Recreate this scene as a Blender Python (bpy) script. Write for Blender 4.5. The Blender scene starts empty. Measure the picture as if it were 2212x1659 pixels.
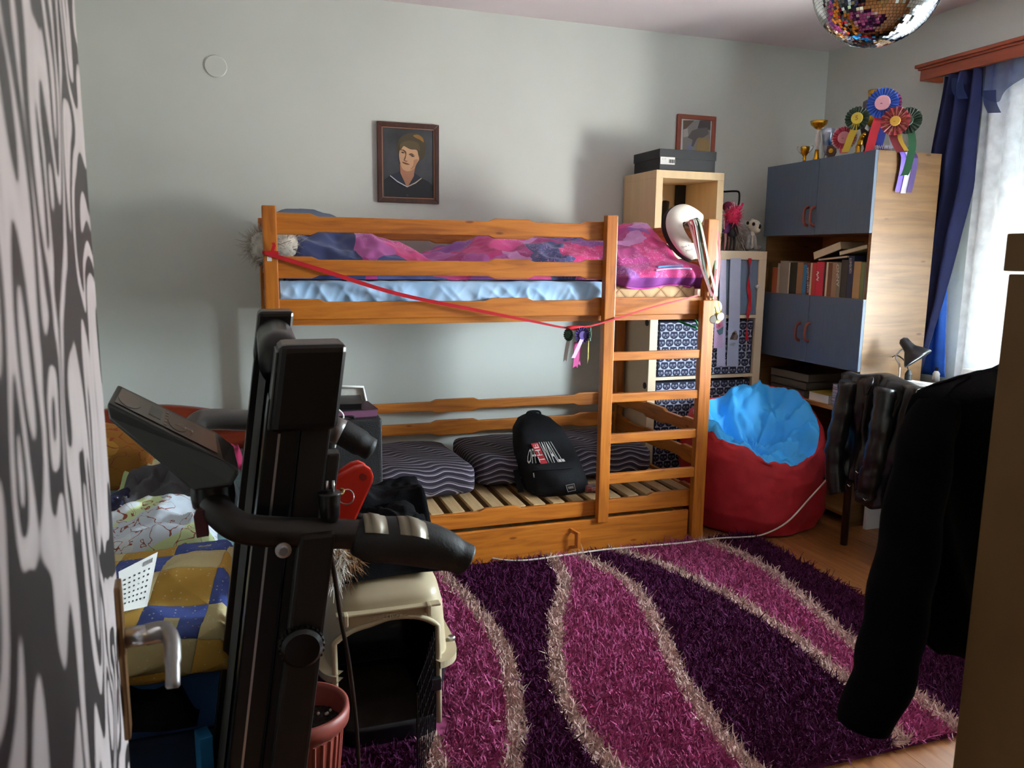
import bpy, bmesh, math, random
import numpy as np
from mathutils import Vector, Matrix, noise
random.seed(7); np.random.seed(7)
scn = bpy.context.scene
COL = scn.collection
# ------------------------------------------------------------------ camera
CAMZ = 1.40
FPX, CX, CY = 1691.4, 1106.0, 829.5
YAW, PIT, ROL = (math.radians(a) for a in (18.72, 9.27, 0.70))
_f = Vector((math.sin(YAW)*math.cos(PIT), math.cos(YAW)*math.cos(PIT), -math.sin(PIT)))
_r = Vector((math.cos(YAW), -math.sin(YAW), 0)); _u = _r.cross(_f)
_R = math.cos(ROL)*_r + math.sin(ROL)*_u; _U = -math.sin(ROL)*_r + math.cos(ROL)*_u
cam = bpy.data.cameras.new('camera'); cam_o = bpy.data.objects.new('camera', cam); COL.objects.link(cam_o)
cam.sensor_width = 36.0; cam.lens = FPX/2212*36.0; cam.clip_start = 0.02
cam_o.matrix_world = Matrix(((_R.x,_U.x,-_f.x,0),(_R.y,_U.y,-_f.y,0),(_R.z,_U.z,-_f.z,CAMZ),(0,0,0,1)))
cam.dof.use_dof = True; cam.dof.focus_distance = 3.3; cam.dof.aperture_fstop = 12.0
scn.camera = cam_o
# ------------------------------------------------------------------ view, world, daylight
scn.view_settings.view_transform = 'Standard'; scn.view_settings.look = 'None'
scn.view_settings.gamma = 1.0; scn.view_settings.use_curve_mapping = False
scn.view_settings.exposure = 1.95
scn.cycles.use_denoising = True
scn.cycles.max_bounces = 8; scn.cycles.diffuse_bounces = 5; scn.cycles.glossy_bounces = 4
scn.cycles.transparent_max_bounces = 12; scn.cycles.sample_clamp_indirect = 6.0
W = bpy.data.worlds.new('overcast_sky'); scn.world = W; W.use_nodes = True
_bg = W.node_tree.nodes['Background']; _bg.inputs[1].default_value = 60.0
# pale bluish overcast sky above the horizon, duller warm ground below it
_wn, _wl = W.node_tree.nodes, W.node_tree.links
_tc = _wn.new('ShaderNodeTexCoord'); _sx = _wn.new('ShaderNodeSeparateXYZ'); _wl.new(_tc.outputs['Generated'], _sx.inputs[0])
_mr = _wn.new('ShaderNodeMapRange'); _mr.inputs['From Min'].default_value = -.06; _mr.inputs['From Max'].default_value = .05; _wl.new(_sx.outputs[2], _mr.inputs['Value'])
_cr = _wn.new('ShaderNodeValToRGB'); _cr.color_ramp.elements[0].color = (.52, .48, .45, 1); _cr.color_ramp.elements[1].color = (.84, .92, 1.0, 1)
_wl.new(_mr.outputs[0], _cr.inputs[0]); _wl.new(_cr.outputs[0], _bg.inputs[0])
WIN_Y0, WIN_Y1, WIN_Z0, WIN_Z1 = 1.50, 2.98, 0.86, 2.25
WALL_X, WALL_Y, CEIL = 3.58, 4.35, 2.71
def portal(loc, rot, sx, sy):
    l = bpy.data.lights.new('window_daylight', 'AREA'); l.shape = 'RECTANGLE'; l.size = sx; l.size_y = sy
    l.cycles.is_portal = True
    o = bpy.data.objects.new('window_daylight', l); COL.objects.link(o); o.location = loc; o.rotation_euler = rot
portal((WALL_X+0.21, (WIN_Y0+WIN_Y1)/2, (WIN_Z0+WIN_Z1)/2), (0, math.radians(90), 0), WIN_Z1-WIN_Z0, WIN_Y1-WIN_Y0)

# ------------------------------------------------------------------ helpers
def ray(px, py):
    a, b = (px-CX)/FPX, -(py-CY)/FPX
    return _R*a + _U*b + _f
CAM = Vector((0, 0, CAMZ))
def at_y(px, py, Y): d = ray(px, py); return CAM + d*(Y/d.y)
def at_x(px, py, X): d = ray(px, py); return CAM + d*(X/d.x)
def at_z(px, py, z): d = ray(px, py); return CAM + d*((z-CAMZ)/d.z)
def V(*a): return Vector(a)
def lin(c):
    if isinstance(c, str): c = tuple(int(c[i:i+2], 16) for i in (1, 3, 5))
    return tuple(((x/255)/12.92 if x/255 <= .04045 else ((x/255+.055)/1.055)**2.4) for x in c)
def lerp(a, b, t): return a+(b-a)*t
def interp(x, xs, ys): return float(np.interp(x, xs, ys))
def sstep(a, b, x): t = max(0., min(1., (x-a)/(b-a))); return t*t*(3-2*t)
def nz(x, y=0., z=0.): return noise.noise(Vector((x, y, z)))
def fbm(x, y, z=0., o=4): return noise.fractal(Vector((x, y, z)), 0.9, 2.0, o)
def ridge(x, y, z=0.): return 1-abs(nz(x, y, z))*2

MATS = {}
def mat(name, color, rough=.6, metal=0., vary=.12, scale=12., stretch=(1, 1, 1), bump=0., bscale=60., spec=.5, color2=None, sheen=0., trans=None, coat=0.):
    """general procedural material: noise-mottled colour plus fine relief"""
    if name in MATS: return MATS[name]
    m = bpy.data.materials.new(name); m.use_nodes = True; N = m.node_tree.nodes; L = m.node_tree.links
    b = N['Principled BSDF']; c = lin(color)
    tc = N.new('ShaderNodeTexCoord'); mp = N.new('ShaderNodeMapping'); mp.inputs['Scale'].default_value = stretch
    L.new(tc.outputs['Object'], mp.inputs[0])
    n = N.new('ShaderNodeTexNoise'); n.inputs['Scale'].default_value = scale; n.inputs['Detail'].default_value = 4
    L.new(mp.outputs[0], n.inputs['Vector'])
    r = N.new('ShaderNodeValToRGB'); e = r.color_ramp.elements
    c2 = lin(color2) if color2 else tuple(min(1, x*(1+vary)) for x in c)
    e[0].position = .3; e[1].position = .7
    e[0].color = (*[x*(1-vary) for x in c], 1); e[1].color = (*c2, 1)
    L.new(n.outputs['Fac'], r.inputs[0]); L.new(r.outputs[0], b.inputs['Base Color'])
    b.inputs['Roughness'].default_value = rough; b.inputs['Metallic'].default_value = metal
    b.inputs['Specular IOR Level'].default_value = spec
    if sheen: b.inputs['Sheen Weight'].default_value = sheen
    if coat: b.inputs['Coat Weight'].default_value = coat
    if bump:
        n2 = N.new('ShaderNodeTexNoise'); n2.inputs['Scale'].default_value = bscale; n2.inputs['Detail'].default_value = 3
        L.new(mp.outputs[0], n2.inputs['Vector'])
        bp = N.new('ShaderNodeBump'); bp.inputs['Strength'].default_value = bump; bp.inputs['Distance'].default_value = .01
        L.new(n2.outputs['Fac'], bp.inputs['Height']); L.new(bp.outputs[0], b.inputs['Normal'])
    MATS[name] = m
    return m
def ramp(N, stops, const=False):
    r = N.new('ShaderNodeValToRGB'); cr = r.color_ramp
    if const: cr.interpolation = 'CONSTANT'
    while len(cr.elements) > 1: cr.elements.remove(cr.elements[-1])
    cr.elements[0].position = stops[0][0]; cr.elements[0].color = (*lin(stops[0][1]), 1)
    for p, c in stops[1:]:
        e = cr.elements.new(p); e.color = (*lin(c), 1)
    return r
def newmat(name):
    m = bpy.data.materials.new(name); m.use_nodes = True; MATS[name] = m
    return m, m.node_tree.nodes, m.node_tree.links, m.node_tree.nodes['Principled BSDF']
def coords(N, L, scale=(1, 1, 1), rot=(0, 0, 0), kind='Object', loc=(0, 0, 0)):
    tc = N.new('ShaderNodeTexCoord'); mp = N.new('ShaderNodeMapping'); mp.inputs['Scale'].default_value = scale
    mp.inputs['Rotation'].default_value = rot; mp.inputs['Location'].default_value = loc
    L.new(tc.outputs[kind], mp.inputs[0]); return mp.outputs[0]
def tnoise(N, L, vec, scale, detail=4, dist=0., rough=.5):
    n = N.new('ShaderNodeTexNoise'); n.inputs['Scale'].default_value = scale; n.inputs['Detail'].default_value = detail
    n.inputs['Distortion'].default_value = dist; n.inputs['Roughness'].default_value = rough; L.new(vec, n.inputs['Vector']); return n
def mth(N, L, op, a, b=None, c=None):
    n = N.new('ShaderNodeMath'); n.operation = op
    for i, x in enumerate((a, b, c)):
        if x is None: continue
        if isinstance(x, (int, float)): n.inputs[i].default_value = x
        else: L.new(x, n.inputs[i])
    return n.outputs[0]
def wood(name, dark, mid, light, axis='X', rough=.4, knots=True, fine=1., coat=.15):
    if name in MATS: return MATS[name]
    m, N, L, b = newmat(name)
    s = {'X': (1.2, 14, 14), 'Y': (14, 1.2, 14), 'Z': (14, 14, 1.2)}[axis]
    v = coords(N, L, tuple(x*fine for x in s))
    n1 = tnoise(N, L, v, 2.2, 6, 1.2, .55)
    r = ramp(N, [(.25, dark), (.5, mid), (.75, light)]); L.new(n1.outputs['Fac'], r.inputs[0])
    out = r.outputs[0]
    if knots:
        k = {'X': (4.2, 13, 13), 'Y': (13, 4.2, 13), 'Z': (13, 13, 4.2)}[axis]
        vo = N.new('ShaderNodeTexVoronoi'); vo.inputs['Scale'].default_value = 1.0; L.new(coords(N, L, k), vo.inputs['Vector'])
        kr = ramp(N, [(.025, '#6a3a14'), (.06, '#a8703a'), (.10, '#ffffff')]); L.new(vo.outputs['Distance'], kr.inputs[0])
        mx = N.new('ShaderNodeMix'); mx.data_type = 'RGBA'; mx.blend_type = 'MULTIPLY'; mx.inputs[0].default_value = .75
        L.new(out, mx.inputs[6]); L.new(kr.outputs[0], mx.inputs[7]); out = mx.outputs[2]
    L.new(out, b.inputs['Base Color']); b.inputs['Roughness'].default_value = rough
    b.inputs['Coat Weight'].default_value = coat; b.inputs['Coat Roughness'].default_value = .3
    bp = N.new('ShaderNodeBump'); bp.inputs['Strength'].default_value = .12; bp.inputs['Distance'].default_value = .004
    L.new(n1.outputs['Fac'], bp.inputs['Height']); L.new(bp.outputs[0], b.inputs['Normal'])
    return m

class MB:
    """collects geometry (world coordinates) for one mesh object"""
    def __init__(s): s.v = []; s.f = []; s.m = []
    def add(s, vs, fs, m=0):
        o = len(s.v); s.v += [tuple(x) for x in vs]
        for f in fs: s.f.append(tuple(i+o for i in f)); s.m.append(m)
        return s
    def box(s, a, b, m=0):
        x0, y0, z0 = a; x1, y1, z1 = b
        return s.add([(x0,y0,z0),(x1,y0,z0),(x1,y1,z0),(x0,y1,z0),(x0,y0,z1),(x1,y0,z1),(x1,y1,z1),(x0,y1,z1)],
              [(0,3,2,1),(4,5,6,7),(0,1,5,4),(1,2,6,5),(2,3,7,6),(3,0,4,7)], m)
    def obox(s, c, size, rot=None, m=0):
        """oriented box: rot = 3x3 Matrix"""
        rot = rot or Matrix.Identity(3); c = Vector(c); h = [x/2 for x in size]
        vs = [c + rot @ Vector((sx*h[0], sy*h[1], sz*h[2])) for sz in (-1, 1) for sy in (-1, 1) for sx in (-1, 1)]
        return s.add(vs, [(0,2,3,1),(4,5,7,6),(0,1,5,4),(1,3,7,5),(3,2,6,7),(2,0,4,6)], m)
    def prism(s, poly, fn, t0, t1, m=0):
        """extrude 2D poly; fn(u,v,t)->xyz"""
        n = len(poly); vs = [fn(u, w, t0) for u, w in poly]+[fn(u, w, t1) for u, w in poly]
        fs = [tuple(range(n))[::-1], tuple(range(n, 2*n))]+[(i, (i+1) % n, n+(i+1) % n, n+i) for i in range(n)]
        return s.add(vs, fs, m)
    def tube(s, pts, r, n=8, m=0, cap=True, flat=None, closed=False):
        pts = [Vector(p) for p in pts]; k = len(pts)
        rs = r if isinstance(r, (list, tuple)) else [r]*k
        prev = None; vs = []
        for i, p in enumerate(pts):
            if closed: t = (pts[(i+1) % k]-pts[i-1])
            else: t = (pts[min(i+1, k-1)]-pts[max(i-1, 0)])
            t = t.normalized() if t.length > 1e-9 else Vector((0, 0, 1))
            if prev is None:
                a = Vector((0, 0, 1)) if abs(t.z) < .9 else Vector((1, 0, 0))
                prev = (a - t*a.dot(t)).normalized()
            else:
                prev = prev - t*prev.dot(t)
                prev = prev.normalized() if prev.length > 1e-6 else t.orthogonal().normalized()
            bb = t.cross(prev); fr = (1, 1) if flat is None else flat
            for j in range(n):
                an = 2*math.pi*j/n
                vs.append(p + prev*(math.cos(an)*rs[i]*fr[0]) + bb*(math.sin(an)*rs[i]*fr[1]))
        kk = k if closed else k-1
        fs = [(i*n+j, i*n+(j+1) % n, ((i+1) % k)*n+(j+1) % n, ((i+1) % k)*n+j) for i in range(kk) for j in range(n)]
        if cap and not closed: fs += [tuple(range(n))[::-1], tuple(range((k-1)*n, k*n))]
        return s.add(vs, fs, m)
    def lathe(s, prof, c=(0, 0, 0), n=24, rot=None, m=0, sx=1., sy=1., cap=True):
        rot = rot or Matrix.Identity(3); c = Vector(c); vs = []
        for r, z in prof:
            for j in range(n):
                a = 2*math.pi*j/n
                vs.append(c + rot @ Vector((r*math.cos(a)*sx, r*math.sin(a)*sy, z)))
        k = len(prof)
        fs = [(i*n+j, i*n+(j+1) % n, (i+1)*n+(j+1) % n, (i+1)*n+j) for i in range(k-1) for j in range(n)]
        if cap: fs += [tuple(range(n))[::-1], tuple(range((k-1)*n, k*n))]
        return s.add(vs, fs, m)
    def grid(s, fn, nu, nv, m=0, wrap=False, capv=False):
        """fn(u,v) u,v in 0..1"""
        cu = nu if wrap else nu+1
        vs = [fn(i/nu, j/nv) for j in range(nv+1) for i in range(cu)]
        fs = [(j*cu+i, j*cu+(i+1) % cu, (j+1)*cu+(i+1) % cu, (j+1)*cu+i) for j in range(nv) for i in range(nu)]
        if capv: fs += [tuple(range(cu))[::-1], tuple(range(nv*cu, (nv+1)*cu))]
        mm = m if callable(m) else None
        if mm:
            o = len(s.v); s.v += [tuple(x) for x in vs]
            for q, f in enumerate(fs):
                s.f.append(tuple(i+o for i in f)); s.m.append(mm((q % nu)/nu, (q//nu)/nv))
            return s
        return s.add(vs, fs, m)
    def ell(s, c, r, n=16, k=10, rot=None, m=0):
        prof = [(max(1e-4, math.sin(math.pi*i/k)), -math.cos(math.pi*i/k)) for i in range(k+1)]
        rot = rot or Matrix.Identity(3); q = rot @ Matrix.Diagonal(Vector(r))
        return s.lathe(prof, c, n, q, m, cap=True)
    def strip(s, pts, wv, th=.0012, m=0, fork=0.):
        """thin ribbon along pts; wv = full-width vector (or list)"""
        pts = [Vector(p) for p in pts]; k = len(pts)
        ws = [Vector(w) for w in wv] if isinstance(wv, list) else [Vector(wv)]*k
        vs = []
        for i, p in enumerate(pts):
            t = (pts[min(i+1, k-1)]-pts[max(i-1, 0)]).normalized(); nn = t.cross(ws[i]).normalized()*th
            last = (i == k-1)
            for q in (-.5, 0, .5):
                pp = p + ws[i]*q - (t*fork if (last and q == 0) else Vector((0, 0, 0)))
                vs += [pp-nn*.5, pp+nn*.5]
        fs = []
        for i in range(k-1):
            a = i*6; b = a+6
            fs += [(a, a+2, b+2, b), (a+2, a+4, b+4, b+2), (a+1, b+1, b+3, a+3), (a+3, b+3, b+5, a+5), (a, b, b+1, a+1), (a+4, a+5, b+5, b+4)]
        a = (k-1)*6
        fs += [(a, a+2, a+3, a+1), (a+2, a+4, a+5, a+3), (0, 1, 3, 2), (2, 3, 5, 4)]
        return s.add(vs, fs, m)
    def build(s, name, mats, root=None, smooth=False, bevel=0., seg=2, sub=0, weld=False, origin=None, label=None, kind=None):
        if origin is None: origin = Vector(root.get('_o', (0, 0, 0))) if root is not None else None
        if origin is None:
            a = np.array(s.v); origin = Vector((float((a[:,0].min()+a[:,0].max())/2), float((a[:,1].min()+a[:,1].max())/2), float(a[:,2].min())))
        me = bpy.data.meshes.new(name)
        me.from_pydata([(x-origin[0], y-origin[1], z-origin[2]) for x, y, z in s.v], [], s.f)
        if not isinstance(mats, (list, tuple)): mats = [mats]
        for q in mats: me.materials.append(q)
        if len(mats) > 1: me.polygons.foreach_set('material_index', s.m)
        if bevel or weld:
            bm = bmesh.new(); bm.from_mesh(me)
            if weld: bmesh.ops.remove_doubles(bm, verts=bm.verts, dist=1e-5)
            if bevel:
                es = [e for e in bm.edges if len(e.link_faces) == 2 and e.calc_face_angle(0) > .5]
                bmesh.ops.bevel(bm, geom=es, offset=bevel, segments=seg, affect='EDGES', clamp_overlap=True, profile=.6)
            bmesh.ops.recalc_face_normals(bm, faces=bm.faces)
            bm.to_mesh(me); bm.free()
        if smooth: me.polygons.foreach_set('use_smooth', [True]*len(me.polygons))
        me.update()
        o = bpy.data.objects.new(name, me); COL.objects.link(o)
        if root is not None: o.parent = root; o.location = Vector(origin)-Vector(root.get('_o', (0, 0, 0)))
        else: o.location = origin
        if root is None: o['_o'] = tuple(origin)
        else: o['_o'] = tuple(origin)
        if sub:
            md = o.modifiers.new('smooth', 'SUBSURF'); md.levels = sub; md.render_levels = sub
        if label: o['label'] = label
        if kind: o['kind'] = kind
        return o
def thing(name, label, cat, loc, group=None):
    o = bpy.data.objects.new(name, None); COL.objects.link(o); o.location = loc; o.empty_display_size = .05
    o['label'] = label; o['category'] = cat; o['_o'] = tuple(loc)
    if group: o['group'] = group
    return o
def tag(o, label, cat, group=None):
    o['label'] = label; o['category'] = cat
    if group: o['group'] = group
    return o
def struct(o): o['kind'] = 'structure'; return o
def copy_tree(o, loc, parent=None):
    c = o.copy(); COL.objects.link(c); c.location = loc
    if parent is not None: c.parent = parent
    for ch in o.children:
        d = ch.copy(); COL.objects.link(d); d.parent = c
    return c
def text(name, body, size, m, root, origin, xax, yax, ext=.0004, align='LEFT', shear=0., sxy=1.):
    """lettering as thin mesh on a plane spanned by xax, yax"""
    cu = bpy.data.curves.new(name, 'FONT'); cu.body = body; cu.size = size; cu.extrude = ext; cu.align_x = align; cu.resolution_u = 3; cu.shear = shear
    t = bpy.data.objects.new(name, cu); COL.objects.link(t)
    dg = bpy.context.evaluated_depsgraph_get(); me = bpy.data.meshes.new_from_object(t.evaluated_get(dg))
    bpy.data.objects.remove(t); x = Vector(xax).normalized(); y = Vector(yax).normalized(); z = x.cross(y)
    x = x*sxy
    ro = Vector(root.get('_o', (0, 0, 0)))
    for v in me.vertices: c = v.co.copy(); v.co = x*c.x + y*c.y + z*c.z
    me.materials.clear(); me.materials.append(m)
    o = bpy.data.objects.new(name, me); COL.objects.link(o); o.parent = root; o.location = Vector(origin)-ro; o['_o'] = tuple(origin)
    return o
def rotz(a): return Matrix.Rotation(a, 3, 'Z')
def arc(pts, n=6):
    """Catmull-Rom through pts"""
    P = [Vector(p) for p in pts]; out = []
    for i in range(len(P)-1):
        p0 = P[max(i-1, 0)]; p1 = P[i]; p2 = P[i+1]; p3 = P[min(i+2, len(P)-1)]
        for k in range(n):
            t = k/n; out.append(.5*((2*p1)+(p2-p0)*t+(2*p0-5*p1+4*p2-p3)*t*t+(-p0+3*p1-3*p2+p3)*t**3))
    return out+[P[-1]]
def tufts(mb, P, Nn, length, width, lean=.6, m=None, seg=2, droop=.3):
    """add blades at points P (n,3) with normals Nn; m per tuft"""
    P = np.asarray(P, float); Nn = np.asarray(Nn, float); n = len(P)
    rnd = np.random.normal(size=(n, 3)); t = Nn + rnd*lean; t /= np.linalg.norm(t, axis=1)[:, None]
    s = np.cross(t, np.random.normal(size=(n, 3))); s /= np.linalg.norm(s, axis=1)[:, None]
    ln = length*np.random.uniform(.6, 1.2, n)[:, None]; w = width*np.random.uniform(.7, 1.3, n)[:, None]
    bend = np.random.normal(size=(n, 3))*droop
    o = len(mb.v); rows = []
    for k in range(seg+1):
        f = k/seg; c = P + t*ln*f + bend*ln*f*f; ww = w*(1-.75*f)
        rows.append((c-s*ww/2, c+s*ww/2))
    arr = np.stack([x for r_ in rows for x in r_], axis=1)   # n, 2(seg+1), 3
    q = 2*(seg+1); mb.v += [tuple(x) for x in arr.reshape(-1, 3)]
    mm = m if m is not None else [0]*n
    for i in range(n):
        b = o+i*q
        for k in range(seg):
            a = b+2*k; mb.f.append((a, a+1, a+3, a+2)); mb.m.append(int(mm[i]))
# ------------------------------------------------------------------ shared materials
M_wall = mat('wall_plaster', '#cdd2cd', .9, vary=.03, scale=1.6, bump=.07, bscale=22, color2='#d2d6d1', spec=.2)
M_ceil = mat('ceiling_plaster', '#e2d8da', .9, vary=.03, scale=2, bump=.05, bscale=20, spec=.2)
PD, PM, PL = '#864612', '#b06519', '#c37826'
M_px = wood('pine_along_x', PD, PM, PL, 'X'); M_py = wood('pine_along_y', PD, PM, PL, 'Y'); M_pz = wood('pine_along_z', PD, PM, PL, 'Z')
M_slat = wood('slat_wood', '#a98a62', '#c0a277', '#cfb48c', 'Y', .6, False, coat=0)
M_birch = mat('birch_veneer', '#d9bd92', .5, vary=.06, scale=3, stretch=(10, 10, 1), spec=.4)
M_birchfront = mat('birch_edge', '#dfcdb0', .45, vary=.03, scale=4, spec=.4)
M_dark = mat('dark_plastic', '#0d0d0e', .38, vary=.1, spec=.45)
M_black = mat('black_cloth', '#0b0b0e', .95, vary=.25, scale=20, bump=.2, bscale=300, spec=.1)
M_steel = mat('brushed_metal', '#b9bbbe', .28, 1., vary=.05)
M_gold = mat('gold_plastic', '#c9962c', .25, 1., vary=.1)
M_white = mat('white_plastic', '#e6e6e4', .4, vary=.03)
M_paper = mat('white_paper', '#dcdcd8', .8, vary=.04)
M_pages = mat('book_pages', '#cfc0a2', .9, vary=.1, scale=40, stretch=(1, 1, 30))
def flat(name, c, rough=.7, **k): return mat(name, c, rough, vary=k.pop('vary', .06), **k)
M_red = flat('red_ribbon', '#b80f22', .45)
# ------------------------------------------------------------------ room shell
def laminate():
    m, N, L, b = newmat('laminate_floor')
    v = coords(N, L, (14, 1.0, 1)); n = tnoise(N, L, v, 3, 6, .8)
    r = ramp(N, [(.3, '#7a4a26'), (.55, '#8f5c32'), (.75, '#9f6b3e')]); L.new(n.outputs['Fac'], r.inputs[0])
    L.new(r.outputs[0], b.inputs['Base Color']); b.inputs['Roughness'].default_value = .32
    return m
M_lam = laminate()
M_sub = mat('floor_joint', '#4a2c18', .7)
mb = MB().box((-1.9, -1.6, -.12), (WALL_X+.3, WALL_Y+.2, -.008)); fl = struct(mb.build('floor', M_sub))
# laminate boards, one object each, sharing mesh data
PLW, PLL = .19, 1.28
bm_ = MB().box((0, 0, -.008), (PLW-.0015, PLL-.002, 0)); first = None; k = 0
for i in range(int((WALL_X+1.9)/PLW)+1):
    x = -1.86+i*PLW; off = (i*0.47) % 1.28
    j = 0; y = -.13-off
    while y < WALL_Y:
        if x+PLW < WALL_X+.05 and not (y+PLL < 0.):
            if first is None:
                first = bm_.build('plank', M_lam, fl, origin=(0, 0, 0)); first.location = Vector((x, y, 0))-fl.location
            else:
                c = first.copy(); COL.objects.link(c); c.location = Vector((x, y, 0))-fl.location
        y += PLL
struct(MB().box((-1.9, -1.6, CEIL), (WALL_X+.3, WALL_Y+.2, CEIL+.1)).build('ceiling', M_ceil))
def wall_grid(name, fn, nu, nv, m):
    return struct(MB().grid(fn, nu, nv).build(name, m, smooth=True))
struct(MB().box((-1.9, WALL_Y, 0), (WALL_X+.3, WALL_Y+.12, CEIL)).build('wall_back', M_wall))
struct(MB().box((-1.9, -.12, 0), (-1.72, WALL_Y, CEIL)).build('wall_left', M_wall))
# right wall with window opening
mb = MB(); X0, X1 = WALL_X, WALL_X+.22
mb.box((X0, -.12, 0), (X1, WIN_Y0, CEIL)).box((X0, WIN_Y1, 0), (X1, WALL_Y, CEIL)).box((X0, WIN_Y0, 0), (X1, WIN_Y1, WIN_Z0)).box((X0, WIN_Y0, WIN_Z1), (X1, WIN_Y1, CEIL))
struct(mb.build('wall_right', M_wall))
# front wall (behind the camera) with the doorway the camera stands in, and a closed hallway behind it
mb = MB(); mb.box((-1.9, -.12, 0), (-.14, 0., CEIL)).box((.72, -.12, 0), (WALL_X, 0, CEIL)).box((-.14, -.12, 2.05), (.72, 0, CEIL))
struct(mb.build('wall_front', M_wall))
mb = MB(); mb.box((-1.9, -1.6, 0), (-1.8, -.12, CEIL)).box((1.8, -1.6, 0), (1.9, -.12, CEIL)).box((-1.8, -1.6, 0), (1.8, -1.5, CEIL))
struct(mb.build('wall_hallway', mat('hall_plaster', '#d8c8ae', .9, vary=.03)))
hl = bpy.data.lights.new('hallway_lamp', 'POINT'); hl.energy = 1.3; hl.color = (1, .78, .58); hl.shadow_soft_size = .12
ho = bpy.data.objects.new('hallway_lamp', hl); COL.objects.link(ho); ho.location = (.5, -.9, 2.3)
# door casing
mb = MB()
for x0, x1 in ((-.20, -.14), (.72, .78)): mb.box((x0, 0, 0), (x1, .015, 2.1))
mb.box((-.20, 0, 2.05), (.78, .015, 2.11)); struct(mb.build('trim_1', M_birch))
# baseboards
M_base = wood('baseboard_wood', '#6b3c1c', '#83502a', '#946034', 'X', .45, False)
struct(MB().box((-1.72, WALL_Y-.015, 0), (WALL_X, WALL_Y, .07)).build('baseboard_back', M_base, bevel=.003))
struct(MB().box((WALL_X-.015, 0, 0), (WALL_X, WALL_Y-.015, .07)).build('baseboard_right', M_base, bevel=.003))
def curtmat(name, col, tl_, tr_, rough=.8):
    m, N, L, b = newmat(name); v = coords(N, L); n = tnoise(N, L, v, 20, 3); r = ramp(N, [(.3, col), (.7, col)])
    e = r.color_ramp.elements; c = lin(col); e[0].color = (*[x*.85 for x in c], 1); e[1].color = (*[min(1, x*1.1) for x in c], 1); L.new(n.outputs['Fac'], r.inputs[0]); L.new(r.outputs[0], b.inputs['Base Color']); b.inputs['Roughness'].default_value = rough
    t = N.new('ShaderNodeBsdfTranslucent'); L.new(r.outputs[0], t.inputs[0]); mx = N.new('ShaderNodeMixShader'); mx.inputs[0].default_value = tl_; L.new(b.outputs[0], mx.inputs[1]); L.new(t.outputs[0], mx.inputs[2]); out = mx.outputs[0]
    if tr_:
        tt = N.new('ShaderNodeBsdfTransparent'); m2 = N.new('ShaderNodeMixShader'); m2.inputs[0].default_value = tr_; L.new(out, m2.inputs[1]); L.new(tt.outputs[0], m2.inputs[2]); out = m2.outputs[0]
    L.new(out, N['Material Output'].inputs[0]); return m
# window: frame, mullion, sill, panes
M_wf = mat('window_white_paint', '#e4e6e6', .35, vary=.03)
win = bpy.data.objects.new('window_1', None); COL.objects.link(win); win['kind'] = 'structure'; win.location = (WALL_X+.1, WIN_Y1, WIN_Z0); win['_o'] = tuple(win.location)
xm = WALL_X+.1; ym = (WIN_Y0+WIN_Y1)/2
mb = MB(); t = .06
mb.box((xm, WIN_Y0, WIN_Z0), (xm+.06, WIN_Y1, WIN_Z0+t)).box((xm, WIN_Y0, WIN_Z1-t), (xm+.06, WIN_Y1, WIN_Z1))
mb.box((xm, WIN_Y0, WIN_Z0+t), (xm+.06, WIN_Y0+t, WIN_Z1-t)).box((xm, WIN_Y1-t, WIN_Z0+t), (xm+.06, WIN_Y1, WIN_Z1-t))
mb.box((xm, ym-.05, WIN_Z0+t), (xm+.06, ym+.05, WIN_Z1-t))
mb.build('window_frame', M_wf, win)
MB().box((WALL_X-.12, WIN_Y0-.05, WIN_Z0-.035), (WALL_X+.1, WIN_Y1+.05, WIN_Z0)).build('window_sill', M_wf, win, bevel=.006)
def glassmat():
    m, N, L, b = newmat('window_glass'); N.remove(b)
    tr = N.new('ShaderNodeBsdfTransparent'); tr.inputs[0].default_value = (.95, .98, .97, 1); gl = N.new('ShaderNodeBsdfGlossy'); gl.inputs['Roughness'].default_value = .02
    nn = N.new('ShaderNodeTexNoise'); nn.inputs['Scale'].default_value = 3
    mx = N.new('ShaderNodeMixShader'); mx.inputs[0].default_value = .05; L.new(tr.outputs[0], mx.inputs[1]); L.new(gl.outputs[0], mx.inputs[2])
    L.new(mx.outputs[0], N['Material Output'].inputs[0]); return m
M_glass = glassmat()
for a, b_ in ((WIN_Y0+t, ym-.05), (ym+.05, WIN_Y1-t)):
    MB().box((xm+.025, a, WIN_Z0+t), (xm+.031, b_, WIN_Z1-t)).build('pane', M_glass, win)
# outside roller shutter, lowered over the upper part of the window
SHZ = 1.53; M_shut = curtmat('shutter_pvc', '#d4dee4', .30, 0); sh0 = None
for i in range(16):
    z = SHZ+i*.045
    if sh0 is None: sh0 = MB().box((xm+.09, WIN_Y0+.01, SHZ), (xm+.10, WIN_Y1-.01, SHZ+.0435)).build('shutter_slat', M_shut, win, bevel=.003)
    else: c = sh0.copy(); COL.objects.link(c); c.location = sh0.location+Vector((0, 0, i*.045))
# round plastered-over junction box cover on the back wall
c = at_y(466, 143, WALL_Y-.005)
tag(MB().lathe([(.052, 0), (.054, .004), (.05, .008), (.0001, .009)], (c.x, WALL_Y, c.z), 32, Matrix.Rotation(math.radians(90), 3, 'X')).build('junction_cover', M_wall, smooth=False),
    'round white painted cover high on the back wall at left', 'wall plate')
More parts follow.
